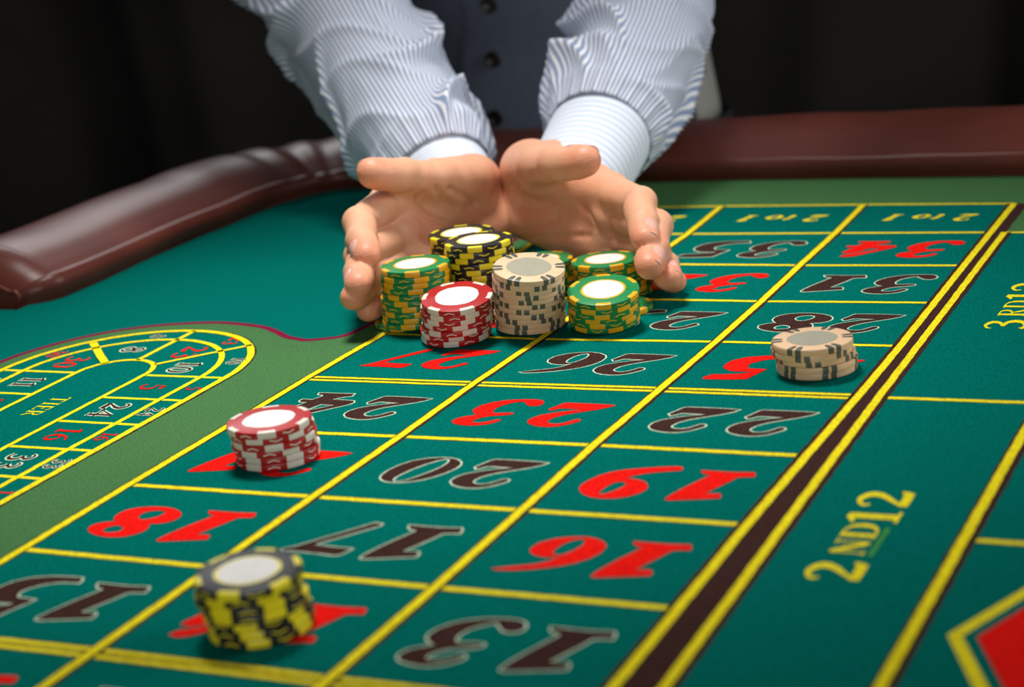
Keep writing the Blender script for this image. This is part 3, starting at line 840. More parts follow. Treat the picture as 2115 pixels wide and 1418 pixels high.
# ------------------------------------------------------------------ the person
HANDS = {
 'R': {
  'wrist': [0.0107, 0.579, 0.0414],
  'fore': [0.0207, 0.662, 0.0499],
  'thumb': [[0.019, 0.5698, 0.0545], [0.0402, 0.5339, 0.0655], [0.0632, 0.5077, 0.0712], [0.0894, 0.492, 0.0758]],
  'index': [[0.0888, 0.5276, 0.0495], [0.1189, 0.4974, 0.0497], [0.1284, 0.4758, 0.0435], [0.1362, 0.4593, 0.0378]],
  'middle': [[0.097, 0.5213, 0.035], [0.1302, 0.49, 0.0378], [0.1378, 0.465, 0.0311], [0.1423, 0.4459, 0.026]],
  'ring': [[0.0947, 0.5235, 0.0198], [0.1262, 0.4938, 0.0229], [0.1398, 0.4737, 0.0187], [0.1484, 0.4585, 0.0158]],
  'pinky': [[0.0875, 0.5248, 0.006], [0.1156, 0.5021, 0.0071], [0.1311, 0.4887, 0.0064], [0.1434, 0.4779, 0.0078]],
  'elbow': [0.0106, 0.8694, 0.1612],
  'axis': [[0.027, 0.641, 0.0469], [0.0242, 0.6999, 0.069], [0.0198, 0.7521, 0.0942], [0.0135, 0.806, 0.1211]],
  'forearm': [0.026, 0.6417, 0.0396],
  'bend': [0.0039, 0.8371, 0.1244],
 },
 'L': {
  'wrist': [-0.0183, 0.5685, 0.0356],
  'fore': [-0.0714, 0.6224, 0.0514],
  'thumb': [[-0.0179, 0.5504, 0.0513], [-0.0173, 0.5103, 0.0631], [-0.0227, 0.4802, 0.0716], [-0.0285, 0.4529, 0.079]],
  'index': [[-0.0361, 0.4787, 0.0549], [-0.0324, 0.4372, 0.0536], [-0.0212, 0.4176, 0.0472], [-0.0102, 0.403, 0.0424]],
  'middle': [[-0.0311, 0.4694, 0.0357], [-0.026, 0.4235, 0.0368], [-0.0152, 0.4009, 0.0328], [-0.0058, 0.3829, 0.0307]],
  'ring': [[-0.0276, 0.4668, 0.0221], [-0.0201, 0.4224, 0.0239], [-0.0135, 0.3989, 0.0235], [-0.0093, 0.3814, 0.0239]],
  'pinky': [[-0.0237, 0.4652, 0.0106], [-0.0178, 0.4313, 0.0116], [-0.0134, 0.4127, 0.0119], [-0.0101, 0.397, 0.0122]],
  'elbow': [-0.2312, 0.7523, 0.1899],
  'axis': [[-0.062, 0.6053, 0.0374], [-0.1071, 0.6467, 0.0707], [-0.1509, 0.6862, 0.1033], [-0.1898, 0.7213, 0.1363]],
  'forearm': [-0.0616, 0.6075, 0.0326],
  'bend': [-0.2281, 0.7584, 0.1674],
 },
}

class Field:
    """signed distance samples on a rectilinear grid, built from tapered capsules"""
    def __init__(s, xs, ys, zs):
        s.ax = [np.asarray(a, np.float32) for a in (xs, ys, zs)]
        s.D = np.full((len(xs), len(ys), len(zs)), 0.05, np.float32)
    def box(s, lo, hi):
        sl = []
        for k in range(3):
            i0 = int(np.searchsorted(s.ax[k], lo[k])); i1 = int(np.searchsorted(s.ax[k], hi[k]))
            sl.append(slice(max(i0 - 1, 0), min(i1 + 1, len(s.ax[k]))))
        return tuple(sl)
    def pts(s, sl):
        return np.meshgrid(s.ax[0][sl[0]], s.ax[1][sl[1]], s.ax[2][sl[2]], indexing='ij', sparse=True)
    def cap_d(s, sl, a, b, ra, rb, flat=None):
        X, Y, Z = s.pts(sl)
        a = np.asarray(a, float); b = np.asarray(b, float); ab = b - a
        L2 = float(ab @ ab) + 1e-12
        px, py, pz = X - a[0], Y - a[1], Z - a[2]
        t = np.clip((px * ab[0] + py * ab[1] + pz * ab[2]) / L2, 0, 1)
        qx, qy, qz = px - t * ab[0], py - t * ab[1], pz - t * ab[2]
        d2 = qx * qx + qy * qy + qz * qz
        if flat is not None:               # squash along a direction
            n, k = flat
            w = qx * n[0] + qy * n[1] + qz * n[2]
            d2 = d2 + w * w * (1 / (k * k) - 1)
        return (np.sqrt(d2) - (ra + (rb - ra) * t)).astype(np.float32)
    def add(s, a, b, ra, rb, k=0.006, flat=None):
        m_ = max(ra, rb) + 0.03
        lo = np.minimum(a, b) - m_; hi = np.maximum(a, b) + m_
        sl = s.box(lo, hi)
        d = s.cap_d(sl, a, b, ra, rb, flat)
        s.D[sl] = smin(s.D[sl], d, k)
    def cut(s, a, b, ra, rb, k=0.002):
        m_ = max(ra, rb) + 0.01
        sl = s.box(np.minimum(a, b) - m_, np.maximum(a, b) + m_)
        d = s.cap_d(sl, a, b, ra, rb)
        s.D[sl] = -smin(-s.D[sl], d, k)
def smin(a, b, k):
    h = np.clip(0.5 + 0.5 * (b - a) / k, 0, 1)
    return b + (a - b) * h - k * h * (1 - h)
def surface_nets(F):
    D = F.D
    nx, ny, nz = D.shape
    S = D < 0
    cnt = np.zeros((nx - 1, ny - 1, nz - 1), np.uint8)
    for i in (0, 1):
        for j in (0, 1):
            for k in (0, 1):
                cnt += S[i:nx - 1 + i, j:ny - 1 + j, k:nz - 1 + k]
    act = np.argwhere((cnt > 0) & (cnt < 8))
    idx = np.full(cnt.shape, -1, np.int64)
    idx[act[:, 0], act[:, 1], act[:, 2]] = np.arange(len(act))
    acc = np.zeros((len(act), 3)); n = np.zeros(len(act))
    corners = [(i, j, k) for i in (0, 1) for j in (0, 1) for k in (0, 1)]
    G = [np.asarray(a, float) for a in F.ax]
    def P(c): return np.stack([G[q][act[:, q] + c[q]] for q in range(3)], 1)
    def V(c): return D[act[:, 0] + c[0], act[:, 1] + c[1], act[:, 2] + c[2]].astype(float)
    for a in corners:
        for q in range(3):
            if a[q] == 0:
                b = list(a); b[q] = 1; b = tuple(b)
                va, vb = V(a), V(b)
                m_ = (va < 0) != (vb < 0)
                t = np.where(m_, va / np.where(np.abs(va - vb) < 1e-12, 1, va - vb), 0)
                p = P(a) + (P(b) - P(a)) * t[:, None]
                acc[m_] += p[m_]; n[m_] += 1
    verts = acc / n[:, None]
    faces = []
    for q in range(3):
        r, t = (q + 1) % 3, (q + 2) % 3
        sl0 = [slice(None)] * 3; sl1 = [slice(None)] * 3
        sl0[q] = slice(0, -1); sl1[q] = slice(1, None)
        s0, s1 = S[tuple(sl0)], S[tuple(sl1)]
        e = np.argwhere(s0 != s1)
        ok = (e[:, r] > 0) & (e[:, t] > 0) & (e[:, r] < D.shape[r] - 1) & (e[:, t] < D.shape[t] - 1)
        e = e[ok]
        fl_ = s0[e[:, 0], e[:, 1], e[:, 2]]
        def cell(dr, dt):
            c = e.copy(); c[:, r] += dr; c[:, t] += dt
            return idx[c[:, 0], c[:, 1], c[:, 2]]
        quad = np.stack([cell(-1, -1), cell(0, -1), cell(0, 0), cell(-1, 0)], 1)
        quad[~fl_] = quad[~fl_][:, ::-1]
        faces.append(quad)
    return verts, np.concatenate(faces)
def fair(verts, faces, it=2, lam=0.5):
    """a few passes of umbrella smoothing"""
    e = np.concatenate([faces[:, [0, 1]], faces[:, [1, 2]], faces[:, [2, 3]], faces[:, [3, 0]]])
    e = np.concatenate([e, e[:, ::-1]])
    deg = np.bincount(e[:, 0], minlength=len(verts)).astype(float)
    for _ in range(it):
        s_ = np.stack([np.bincount(e[:, 0], weights=verts[e[:, 1], q], minlength=len(verts)) for q in range(3)], 1)
        verts = verts + lam * (s_ / np.maximum(deg, 1)[:, None] - verts)
    return verts
def nrm(v):
    v = np.asarray(v, float); return v / (np.linalg.norm(v) + 1e-12)
FING = ('index', 'middle', 'ring', 'pinky')
FR = {'index': (.0108, .0093, .0084, .0074), 'middle': (.0110, .0095, .0085, .0076), 'ring': (.0105, .0090, .0080, .0071), 'pinky': (.0095, .0080, .0071, .0064)}
H_STEP = 0.00105
def hand(side):
    J = {k: (np.array(v) + (np.array((0, 0, TZ)))) for k, v in HANDS[side].items()}
    for q, r_ in zip(J['pinky'], (.0112, .0100, .0090, .0086)):
        q[2] = max(q[2], TZ + r_)
    W = J['wrist']
    mid = (J['middle'][0] + J['ring'][0]) / 2
    a = nrm(mid - W)
    c = J['pinky'][0] - J['index'][0]
    c = nrm(c - a * (a @ c))
    n = np.cross(a, c)
    cam_p = np.array((0.525, -0.503, 0.277 + TZ))
    if n @ (cam_p - mid) < 0: n = -n
    fore = J['forearm']
    allp = np.concatenate([v for k, v in J.items() if k in FING + ('thumb',)] + [W[None], fore[None], J['axis'][1][None]])
    lo, hi = allp.min(0) - .030, allp.max(0) + .030
    lo[2] = max(lo[2], TZ - .004)
    F = Field(*[np.arange(lo[q], hi[q], H_STEP) for q in range(3)])
    # palm
    base = {'index': -.0165, 'middle': -.0055, 'ring': .0055, 'pinky': .0155}
    pr = {'index': .0112, 'middle': .0112, 'ring': .0108, 'pinky': .0100}
    for f in FING:
        F.add(W + a * .010 + c * base[f] - n * .002, J[f][0] - n * .0015 - a * .002, .0120, pr[f], .007)
    for f, g in zip(FING[:-1], FING[1:]):
        F.add(J[f][0] * .5 + J[g][0] * .5 - a * .012 - n * .001, W + a * .03 + c * (base[f] + base[g]) / 2, .0085, .011, .010)
    # ball of the thumb, heel and pads
    T = J['thumb']
    ra = nrm(-c)
    F.add(W + a * .004 + ra * .014 + n * .003, T[0] * .45 + T[1] * .55 + n * .001, .0160, .0122, .010)
    F.add(T[0] + n * .003, T[1], .0140, .0106, .010)
    F.add(T[0] * .3 + T[1] * .7 - n * .004 - ra * .006, J['index'][0] - a * .022 + ra * .0, .0090, .0095, .012)
    F.add(W + a * .008 + c * .016 + n * .004, J['pinky'][0] - a * .022 + n * .002, .0150, .0115, .010)
    for f in FING:
        F.add(J[f][0] - a * .006 + n * .003, J[f][0] - a * .010 + n * .003, .0088, .0085, .006)
    # wrist and forearm
    A1, A2 = J['forearm'], J['axis'][1]
    fa = nrm(A1 - W)
    side_v = nrm(c - fa * (fa @ c))
    for s_ in (-1, 1):
        F.add(W + c * s_ * .0115 - n * .001, W + fa * .022 + side_v * s_ * .0100, .0155, .0145, .012)
        F.add(W + fa * .022 + side_v * s_ * .0100, A1 + side_v * s_ * .010, .0145, .0145, .010)
        F.add(A1 + side_v * s_ * .010, A2 + side_v * s_ * .008, .0150, .0180, .008)
    palmF = F.D.copy()
    # fingers: each blended with the palm only, so neighbours stay apart
    out = palmF.copy()
    axes = {}
    for f in FING + ('thumb',):
        Q = J[f]
        F.D = palmF.copy()
        if f == 'thumb':
            R_ = (.0125, .0112, .0104, .0088)
            seq = [(T[1], T[2], .0106, .0097), (T[2], T[3], .0103, .0092)]
        else:
            R_ = FR[f]
            seq = [(Q[0], Q[1], R_[0], R_[1]), (Q[1], Q[2], R_[1] * .985, R_[2]), (Q[2], Q[3], R_[2] * .985, R_[3])]
        Fi = Field(*F.ax); Fi.D[:] = 0.05
        pts_ = [q[0] for q in seq] + [seq[-1][1]]
        dors = []
        for (p, q, r0, r1) in seq:
            Fi.add(p, q, r0 * .97, r1 * .97, .0012)
            ax = nrm(q - p)
            ref = n if f != 'thumb' else nrm(n * .55 + c * .9)
            pal = nrm(ref - ax * (ax @ ref))
            if f != 'thumb':
                bend = nrm(Q[3] - Q[2]) - nrm(Q[1] - Q[0])
                pal = nrm(pal * .5 + nrm(bend - ax * (ax @ bend)) * .5)
            dors.append((ax, -pal))
        # palmar pads between the creases, bony joints on the back
        for i, (p, q, r0, r1) in enumerate(seq):
            ax, do = dors[i]
            L = np.linalg.norm(q - p)
            Fi.add(p + ax * L * .30 - do * r0 * .20, p + ax * L * .70 - do * r1 * .22, r0 * .84, r1 * .86, .004)
            if i > 0:
                Fi.add(p + do * r0 * .10, p + do * r0 * .14, r0 * .92, r0 * .92, .003)
        ax, do = dors[-1]
        tipc, r1 = seq[-1][1], seq[-1][3]
        Fi.add(tipc - do * r1 * .22 - ax * r1 * .5, tipc - do * r1 * .10 + ax * r1 * .10, r1 * .88, r1 * .84, .003)
        Fi.add(tipc + do * r1 * .25 - ax * r1 * .6, tipc + do * r1 * .18 + ax * r1 * .15, r1 * .72, r1 * .70, .003)
        # flexion creases
        for i in range(1, 2):
            p, r0 = seq[i][0], seq[i][2]
            ax, do = dors[i]
            axm = nrm(dors[i][0] + dors[i - 1][0])
            pal = -nrm(dors[i][1] + dors[i - 1][1])
            lat = np.cross(axm, pal)
            for off in (0.0,):
                prev_ = None
                for th in np.linspace(-1.0, 1.0, 7):
                    w_ = p + axm * off + (pal * math.cos(th) + lat * math.sin(th)) * r0 * 1.13
                    if prev_ is not None:
                        Fi.cut(prev_, w_, .0008, .0008, .0016)
                    prev_ = w_
        axes[f] = (seq, dors)
        blend = .0045 if f != 'thumb' else .008
        comb = smin(palmF, Fi.D, blend)
        out = np.minimum(out, comb)
    # the flesh gives way where it presses on the chips
    X_, Y_ = F.ax[0][:, None, None], F.ax[1][None, :, None]
    for (cx, cy), top_, sd_ in (((.1080, .4812), .018, 'R'), ((.0162, .4045), .036, 'L'), ((.0070, .4125), .0045, 'L')):
        if sd_ == side:
            cyl = np.maximum(np.sqrt((X_ - cx) ** 2 + (Y_ - cy) ** 2) - .0204, F.ax[2][None, None, :] - (TZ + top_))
            out = -smin(-out, cyl.astype(np.float32), .0015)
    # flattened where it rests on the felt
    F.D = np.maximum(out, (TZ + .0009 - F.ax[2])[None, None, :])
    return F, J, (a, c, n), axes
def hand_sdf_at(F, p):
    i = [int(np.clip(np.searchsorted(F.ax[q], p[q]), 0, len(F.ax[q]) - 1)) for q in range(3)]
    return F.D[i[0], i[1], i[2]]
def palm_surface(F, p, n):
    q = p + n * .040
    for _ in range(60):
        d = hand_sdf_at(F, q)
        if d < .0004: break
        q = q - n * max(d * .6, .0004)
    return q
def crease(F, fr, W, pts, r=.0012, depth=.0009, k=.0022):
    a, c, n = fr
    prev_ = None
    for u, v in catmull(pts, 5):
        s_ = palm_surface(F, W + a * u + c * v, n) + n * (r - depth - .0004)
        if prev_ is not None and np.linalg.norm(prev_ - s_) < .012:
            F.cut(prev_, s_, r, r, k)
        prev_ = s_
skin = node_mat('skin', (0.62, 0.33, 0.215), 0.48, 0.4)
nt = skin.node_tree
b = nt.nodes['Principled BSDF']
b.inputs['Subsurface Weight'].default_value = 0.12
b.inputs['Subsurface Radius'].default_value = (1.0, 0.35, 0.2)
b.inputs['Subsurface Scale'].default_value = 0.004
at = nt.nodes.new('ShaderNodeAttribute'); at.attribute_name = 'flush'
nz = nt.nodes.new('ShaderNodeTexNoise'); nz.inputs['Scale'].default_value = 90; nz.inputs['Detail'].default_value = 4
tc = nt.nodes.new('ShaderNodeTexCoord'); nt.links.new(tc.outputs['Object'], nz.inputs['Vector'])
ad = nt.nodes.new('ShaderNodeMath'); ad.operation = 'MULTIPLY_ADD'
nt.links.new(nz.outputs['Fac'], ad.inputs[0]); ad.inputs[1].default_value = 0.7; ad.inputs[2].default_value = -0.35
a2 = nt.nodes.new('ShaderNodeMath'); a2.operation = 'ADD'; a2.use_clamp = True
nt.links.new(at.outputs['Fac'], a2.inputs[0]); nt.links.new(ad.outputs[0], a2.inputs[1])
mx = nt.nodes.new('ShaderNodeMix'); mx.data_type = 'RGBA'
mx.inputs['A'].default_value = (0.76, 0.405, 0.245, 1)
mx.inputs['B'].default_value = (0.78, 0.25, 0.145, 1)
nt.links.new(a2.outputs[0], mx.inputs['Factor'])
nt.links.new(mx.outputs['Result'], b.inputs['Base Color'])
n2 = nt.nodes.new('ShaderNodeTexVoronoi'); n2.inputs['Scale'].default_value = 900
nt.links.new(tc.outputs['Object'], n2.inputs['Vector'])
n3 = nt.nodes.new('ShaderNodeTexNoise'); n3.inputs['Scale'].default_value = 260; n3.inputs['Detail'].default_value = 5
mp = nt.nodes.new('ShaderNodeMapping'); mp.inputs['Scale'].default_value = (1, 1, 2.2)
nt.links.new(tc.outputs['Object'], mp.inputs['Vector']); nt.links.new(mp.outputs['Vector'], n3.inputs['Vector'])
ad3 = nt.nodes.new('ShaderNodeMath'); ad3.operation = 'MULTIPLY_ADD'
nt.links.new(n2.outputs['Distance'], ad3.inputs[0]); ad3.inputs[1].default_value = 0.35
nt.links.new(n3.outputs['Fac'], ad3.inputs[2])
bp = nt.nodes.new('ShaderNodeBump'); bp.inputs['Strength'].default_value = 0.22; bp.inputs['Distance'].default_value = 0.0009
nt.links.new(ad3.outputs[0], bp.inputs['Height']); nt.links.new(bp.outputs['Normal'], b.inputs['Normal'])
M['skin'] = skin
M['nail'] = node_mat('fingernail', (0.76, 0.42, 0.34), 0.28, 0.5)

person = empty('person', (-0.19, 1.05, 0), 'person in striped shirt and dark waistcoat, both hands cupped around the chips', 'person')
P0 = np.array((-0.19, 1.05, 0.0))
body_v, body_f, body_c = [], [], []
def add_body(v, f, c):
    off = sum(len(q) for q in body_v)
    body_v.append(v); body_f.append(f + off); body_c.append(c)
NAILS = []
CREASES = {
 'R': [[(.015, -.005), (.024, -.010), (.032, -.014)], [(.023, .021), (.038, .013), (.056, .003)], [(.009, .030), (.035, .021), (.064, .012), (.088, .006)], [(.076, -.010), (.088, -.007), (.094, .000)],
       [(.016, .004), (.034, .002), (.050, -.006)], [(.030, .030), (.052, .024), (.076, .020)]],
 'L': [[(.072, -.024), (.064, -.016), (.0475, -.005)], [(.080, -.024), (.077, -.0165), (.070, -.0075), (.054, .002), (.034, .010)], [(.061, -.020), (.044, -.0096), (.030, -.002)],
       [(.088, .000), (.074, .010), (.052, .016)], [(.040, .024), (.060, .024), (.078, .020)]]}
for side in ('R', 'L'):
    F, J, fr, axes = hand(side)
    for cr in CREASES[side]:
        crease(F, fr, J['wrist'], cr)
    v, f = surface_nets(F)
    v = fair(v, f, 2, 0.45)
    flush = np.full(len(v), 0.12)
    for fg in FING + ('thumb',):
        Q = J[fg]
        for q, s_, amt in ((Q[3], .013, .85), (Q[2], .008, .25), (Q[1], .010, .25)):
            flush = np.maximum(flush, amt * np.exp(-((v - q) ** 2).sum(1) / (s_ * s_)))
    a, c, n = fr
    for uu, vv, s_, amt in ((.03, .02, .02, .35), (.08, .0, .02, .40), (.085, .03, .016, .35)):
        q = J['wrist'] + a * uu + c * vv + n * .01
        flush = np.maximum(flush, amt * np.exp(-((v - q) ** 2).sum(1) / (s_ * s_)))
    add_body(v, f, flush)
    # nails
    for fg in FING + ('thumb',):
        seq, dors = axes[fg]
        p, q, r0, r1 = seq[-1]
        ax, do = dors[-1]
        vp = nrm(np.array((0.525, -0.503, 0.277 + TZ)) - q); vp = vp - ax * (ax @ vp)
        do = nrm(do + (.75 if side == 'R' else .45) * nrm(vp)) if fg != 'thumb' else do
        lat = np.cross(ax, do)
        L = np.linalg.norm(q - p)
        k = 1.0 if fg != 'thumb' else 1.2
        s0, s1 = L * .52, L + r1 * .58
        vs, fs = [], []
        nu, nv = 10, 9
        for j in range(nv + 1):
            tv = j / nv
            for i in range(nu + 1):
                tu = -1 + 2 * i / nu
                # rounded base and free edge
                along_ = s0 + (s1 - s0) * tv
                edge = (0.0010 * tu * tu) * (1 - tv) - 0.0016 * tu * tu * tv
                th = tu * math.radians(50)
                rr = (r0 + (r1 - r0) * min(tv, .6)) * 1.0 + .00025 - .0012 * max(0, tv - .45) / .55 - .00025 * tu ** 4
                vs.append(p + ax * (along_ + edge) + do * rr * math.cos(th) * 1.02 + lat * rr * .90 * math.sin(th))
        for j in range(nv):
            for i in range(nu):
                q_ = j * (nu + 1) + i
                fs.append((q_, q_ + 1, q_ + nu + 2, q_ + nu + 1))
        NAILS.append((vs, fs))
for vs, fs in NAILS:
    o = link('fingernail', mesh('fingernail', [np.array(q) - P0 for q in vs], fs, True), M['nail'], person)
    md = o.modifiers.new('thickness', 'SOLIDIFY'); md.thickness = 0.0006; md.offset = -1
# the rest of the body: coarse, mostly under the clothes or above the picture
FDIR = nrm((0.25, -0.97, 0)); SDIR = np.array((0.97, 0.25, 0.0)) / np.linalg.norm((0.97, 0.25))
PEL = np.array((-0.212, 1.075, 0.965)); BEL = np.array((-0.207, 1.050, 1.06)); CHE = np.array((-0.185, 1.01, 1.22)); SHC = np.array((-0.170, 0.985, TZ + .40)); NECK = SHC + np.array((0.0, -0.01, .07))
SHL = {'L': SHC - SDIR * .185 + np.array((0, -.0, -.02)), 'R': SHC + SDIR * .185 + np.array((0, 0, -.02))}
ELB = {k: np.array(HANDS[k]['bend']) + np.array((0, 0, TZ)) for k in 'LR'}
HEADC = NECK + FDIR * .055 + np.array((0, 0, .135))
gx = np.arange(-0.62, 0.30, .009); gy = np.arange(0.60, 1.36, .009); gz = np.arange(0.0, HEADC[2] + .20, .009)
F = Field(gx, gy, gz)
F.add(PEL - SDIR * .055, PEL + SDIR * .055, .082, .082, .02)
F.add(PEL, BEL, .096, .094, .02)
F.add(BEL - SDIR * .04, CHE - SDIR * .055, .086, .086, .03)
F.add(BEL + SDIR * .04, CHE + SDIR * .055, .086, .086, .03)
F.add(CHE, SHC - np.array((0, 0, .03)), .09, .08, .04)
F.add(SHL['L'] + SDIR * .03, SHL['R'] - SDIR * .03, .048, .048, .03)
F.add(SHC, NECK, .065, .056, .03)
F.add(NECK, HEADC - FDIR * .02, .056, .055, .02)
for s_ in ('L', 'R'):
    F.add(SHL[s_] + SDIR * (.01 if s_ == 'L' else -.01), ELB[s_], .046, .038, .02)
    A = [np.array(q) + np.array((0, 0, TZ)) for q in HANDS[s_]['axis']]
    F.add(ELB[s_], A[1], .038, .027, .015)
# legs and feet
for s_ in (-1, 1):
    hip = PEL + SDIR * s_ * .070 - np.array((0, 0, .10)); kn = hip + FDIR * .02 + np.array((0, .0, -.42)); an = np.array((hip[0], hip[1] + .03, .085))
    F.add(hip, kn, .072, .052, .02); F.add(kn, an, .055, .038, .02)
    F.add(an, an + FDIR * .14 - np.array((0, 0, .045)), .042, .032, .02)
v, f = surface_nets(F)
v = fair(v, f, 2, 0.5)
add_body(v, f, np.full(len(v), .15))
# the head, finer
up_h = nrm(np.array((0, 0, 1.0)) + FDIR * .28); fw_h = nrm(FDIR - up_h * (FDIR @ up_h)); sd_h = np.cross(fw_h, up_h)
def hp(s1, u1, f1): return HEADC + sd_h * s1 + up_h * u1 + fw_h * f1
F = Field(np.arange(HEADC[0] - .14, HEADC[0] + .14, .0035), np.arange(HEADC[1] - .16, HEADC[1] + .14, .0035), np.arange(HEADC[2] - .17, HEADC[2] + .15, .0035))
F.add(hp(0, .025, -.03), hp(0, .02, .015), .079, .074, .03)
F.add(hp(0, .0, .02), hp(0, -.075, .045), .062, .034, .03)
for s_ in (-1, 1):
    F.add(hp(s_ * .022, -.045, .05), hp(s_ * .05, -.05, -.0), .030, .026, .03)
    F.add(hp(s_ * .034, -.022, .062), hp(s_ * .045, -.02, .05), .018, .016, .02)
    F.add(hp(s_ * .012, .020, .084), hp(s_ * .045, .016, .070), .010, .009, .012)
    F.cut(hp(s_ * .032, .002, .100), hp(s_ * .032, .002, .098), .016, .016, .008)
    F.add(hp(s_ * .077, .012, -.008), hp(s_ * .079, -.030, .0), .012, .007, .006, (sd_h, .55))
    F.add(hp(s_ * .010, -.036, .094), hp(s_ * .011, -.036, .092), .008, .008, .006)
F.add(hp(0, .012, .088), hp(0, -.032, .106), .008, .0105, .008)
F.add(hp(-.018, -.058, .083), hp(.018, -.058, .083), .0065, .0065, .006)
F.add(hp(-.016, -.069, .081), hp(.016, -.069, .081), .0075, .0075, .006)
F.cut(hp(-.024, -.0635, .092), hp(.024, -.0635, .092), .002, .002, .002)
F.add(hp(0, -.09, .072), hp(0, -.09, .070), .020, .020, .015)
F.add(hp(0, -.02, -.03), NECK, .055, .058, .02)
v, f = surface_nets(F)
v = fair(v, f, 2, 0.5)
add_body(v, f, np.full(len(v), .2))

V = np.concatenate(body_v) - P0
Fc = np.concatenate(body_f)
me = bpy.data.meshes.new('body')
me.from_pydata(V.tolist(), [], Fc.tolist())
me.polygons.foreach_set('use_smooth', [True] * len(me.polygons))
atb = me.attributes.new('flush', 'FLOAT', 'POINT')
atb.data.foreach_set('value', np.concatenate(body_c).astype(np.float32))
me.update()
link('body', me, M['skin'], person)

# ------------------------------------------------------------------ clothes
def stripe_mat(name, n, axis, blue, white, duty):
    mt = node_mat(name, white, 0.85, 0.15, sheen=0.1)
    nt = mt.node_tree; b = nt.nodes['Principled BSDF']
    uv = nt.nodes.new('ShaderNodeUVMap'); uv.uv_map = 'UVMap'
    sp = nt.nodes.new('ShaderNodeSeparateXYZ'); nt.links.new(uv.outputs['UV'], sp.inputs[0])
    ml = nt.nodes.new('ShaderNodeMath'); ml.operation = 'MULTIPLY'; ml.inputs[1].default_value = n
    nt.links.new(sp.outputs[axis], ml.inputs[0])
    fr_ = nt.nodes.new('ShaderNodeMath'); fr_.operation = 'FRACT'; nt.links.new(ml.outputs[0], fr_.inputs[0])
    rp = nt.nodes.new('ShaderNodeValToRGB')
    rp.color_ramp.elements[0].position = 0.0; rp.color_ramp.elements[0].color = (*blue, 1)
    rp.color_ramp.elements[1].position = 1.0; rp.color_ramp.elements[1].color = (*blue, 1)
    for p_, c_ in ((duty - .06, blue), (duty + .06, white), (.94, white)):
        e = rp.color_ramp.elements.new(p_); e.color = (*c_, 1)
    nt.links.new(fr_.outputs[0], rp.inputs['Fac'])
    nt.links.new(rp.outputs['Color'], b.inputs['Base Color'])
    tc = nt.nodes.new('ShaderNodeTexCoord'); nz = nt.nodes.new('ShaderNodeTexNoise'); nz.inputs['Scale'].default_value = 1400
    nt.links.new(tc.outputs['Object'], nz.inputs['Vector'])
    bp = nt.nodes.new('ShaderNodeBump'); bp.inputs['Strength'].default_value = 0.15; bp.inputs['Distance'].default_value = 0.0004
    nt.links.new(nz.outputs['Fac'], bp.inputs['Height']); nt.links.new(bp.outputs['Normal'], b.inputs['Normal'])
    return mt
M['stripe'] = stripe_mat('blue_striped_cotton', 80, 'X', (0.27, 0.345, 0.52), (0.88, 0.88, 0.90), 0.54)
M['cuff'] = stripe_mat('pale_striped_cuff', 15, 'Y', (0.60, 0.70, 0.86), (0.84, 0.87, 0.92), 0.40)
M['vest'] = node_mat('dark_blue_grey_wool', (0.14, 0.165, 0.22), 0.85, 0.2, sheen=0.15)
noise_vary(M['vest'], (0.14, 0.165, 0.22), 500.0, 0.25, bump=0.2, bump_scale=900.0)
M['satin'] = node_mat('grey_satin', (0.36, 0.35, 0.305), 0.5, 0.4)
M['button'] = node_mat('dark_button', (0.020, 0.016, 0.010), 0.3, 0.5)
M['trouser'] = node_mat('black_trousers', (0.02, 0.02, 0.022), 0.85, 0.2)
M['shoe'] = node_mat('black_shoe', (0.012, 0.012, 0.012), 0.25, 0.5)
M['hair'] = node_mat('dark_hair', (0.025, 0.016, 0.010), 0.5, 0.4)
M['eye'] = node_mat('eye', (0.7, 0.68, 0.65), 0.15, 0.5)

def grid_obj(name, rows, closed, mat_, parent, uvs=None, thick=0.0):
    nr, ncol = len(rows), len(rows[0])
    vs = [np.asarray(q) - P0 for r in rows for q in r]
    fs, uv = [], []
    for j in range(nr - 1):
        for i in range(ncol if closed else ncol - 1):
            a = j * ncol + i; b_ = j * ncol + (i + 1) % ncol
            fs.append((a, b_, b_ + ncol, a + ncol))
            u0, u1 = i / ncol if closed else i / (ncol - 1), (i + 1) / ncol if closed else (i + 1) / (ncol - 1)
            v0, v1 = j / (nr - 1), (j + 1) / (nr - 1)
            uv += [(u0, v0), (u1, v0), (u1, v1), (u0, v1)]
    me = mesh(name, vs, fs, True)
    ul = me.uv_layers.new(name='UVMap')
    ul.data.foreach_set('uv', [c for q in uv for c in q])
    o = link(name, me, mat_, parent)
    if thick:
        md = o.modifiers.new('thickness', 'SOLIDIFY'); md.thickness = thick; md.offset = -1
    return o
def frames(P):
    out = []
    ref = np.array((0, 0, 1.0))
    for i in range(len(P)):
        d = nrm(P[min(i + 1, len(P) - 1)] - P[max(i - 1, 0)])
        s_ = nrm(np.cross(d, ref)); u_ = np.cross(s_, d)
        out.append((d, s_, u_))
    return out
def ridge(x, p=1.6):
    return (1 - np.abs(np.sin(x))) ** p
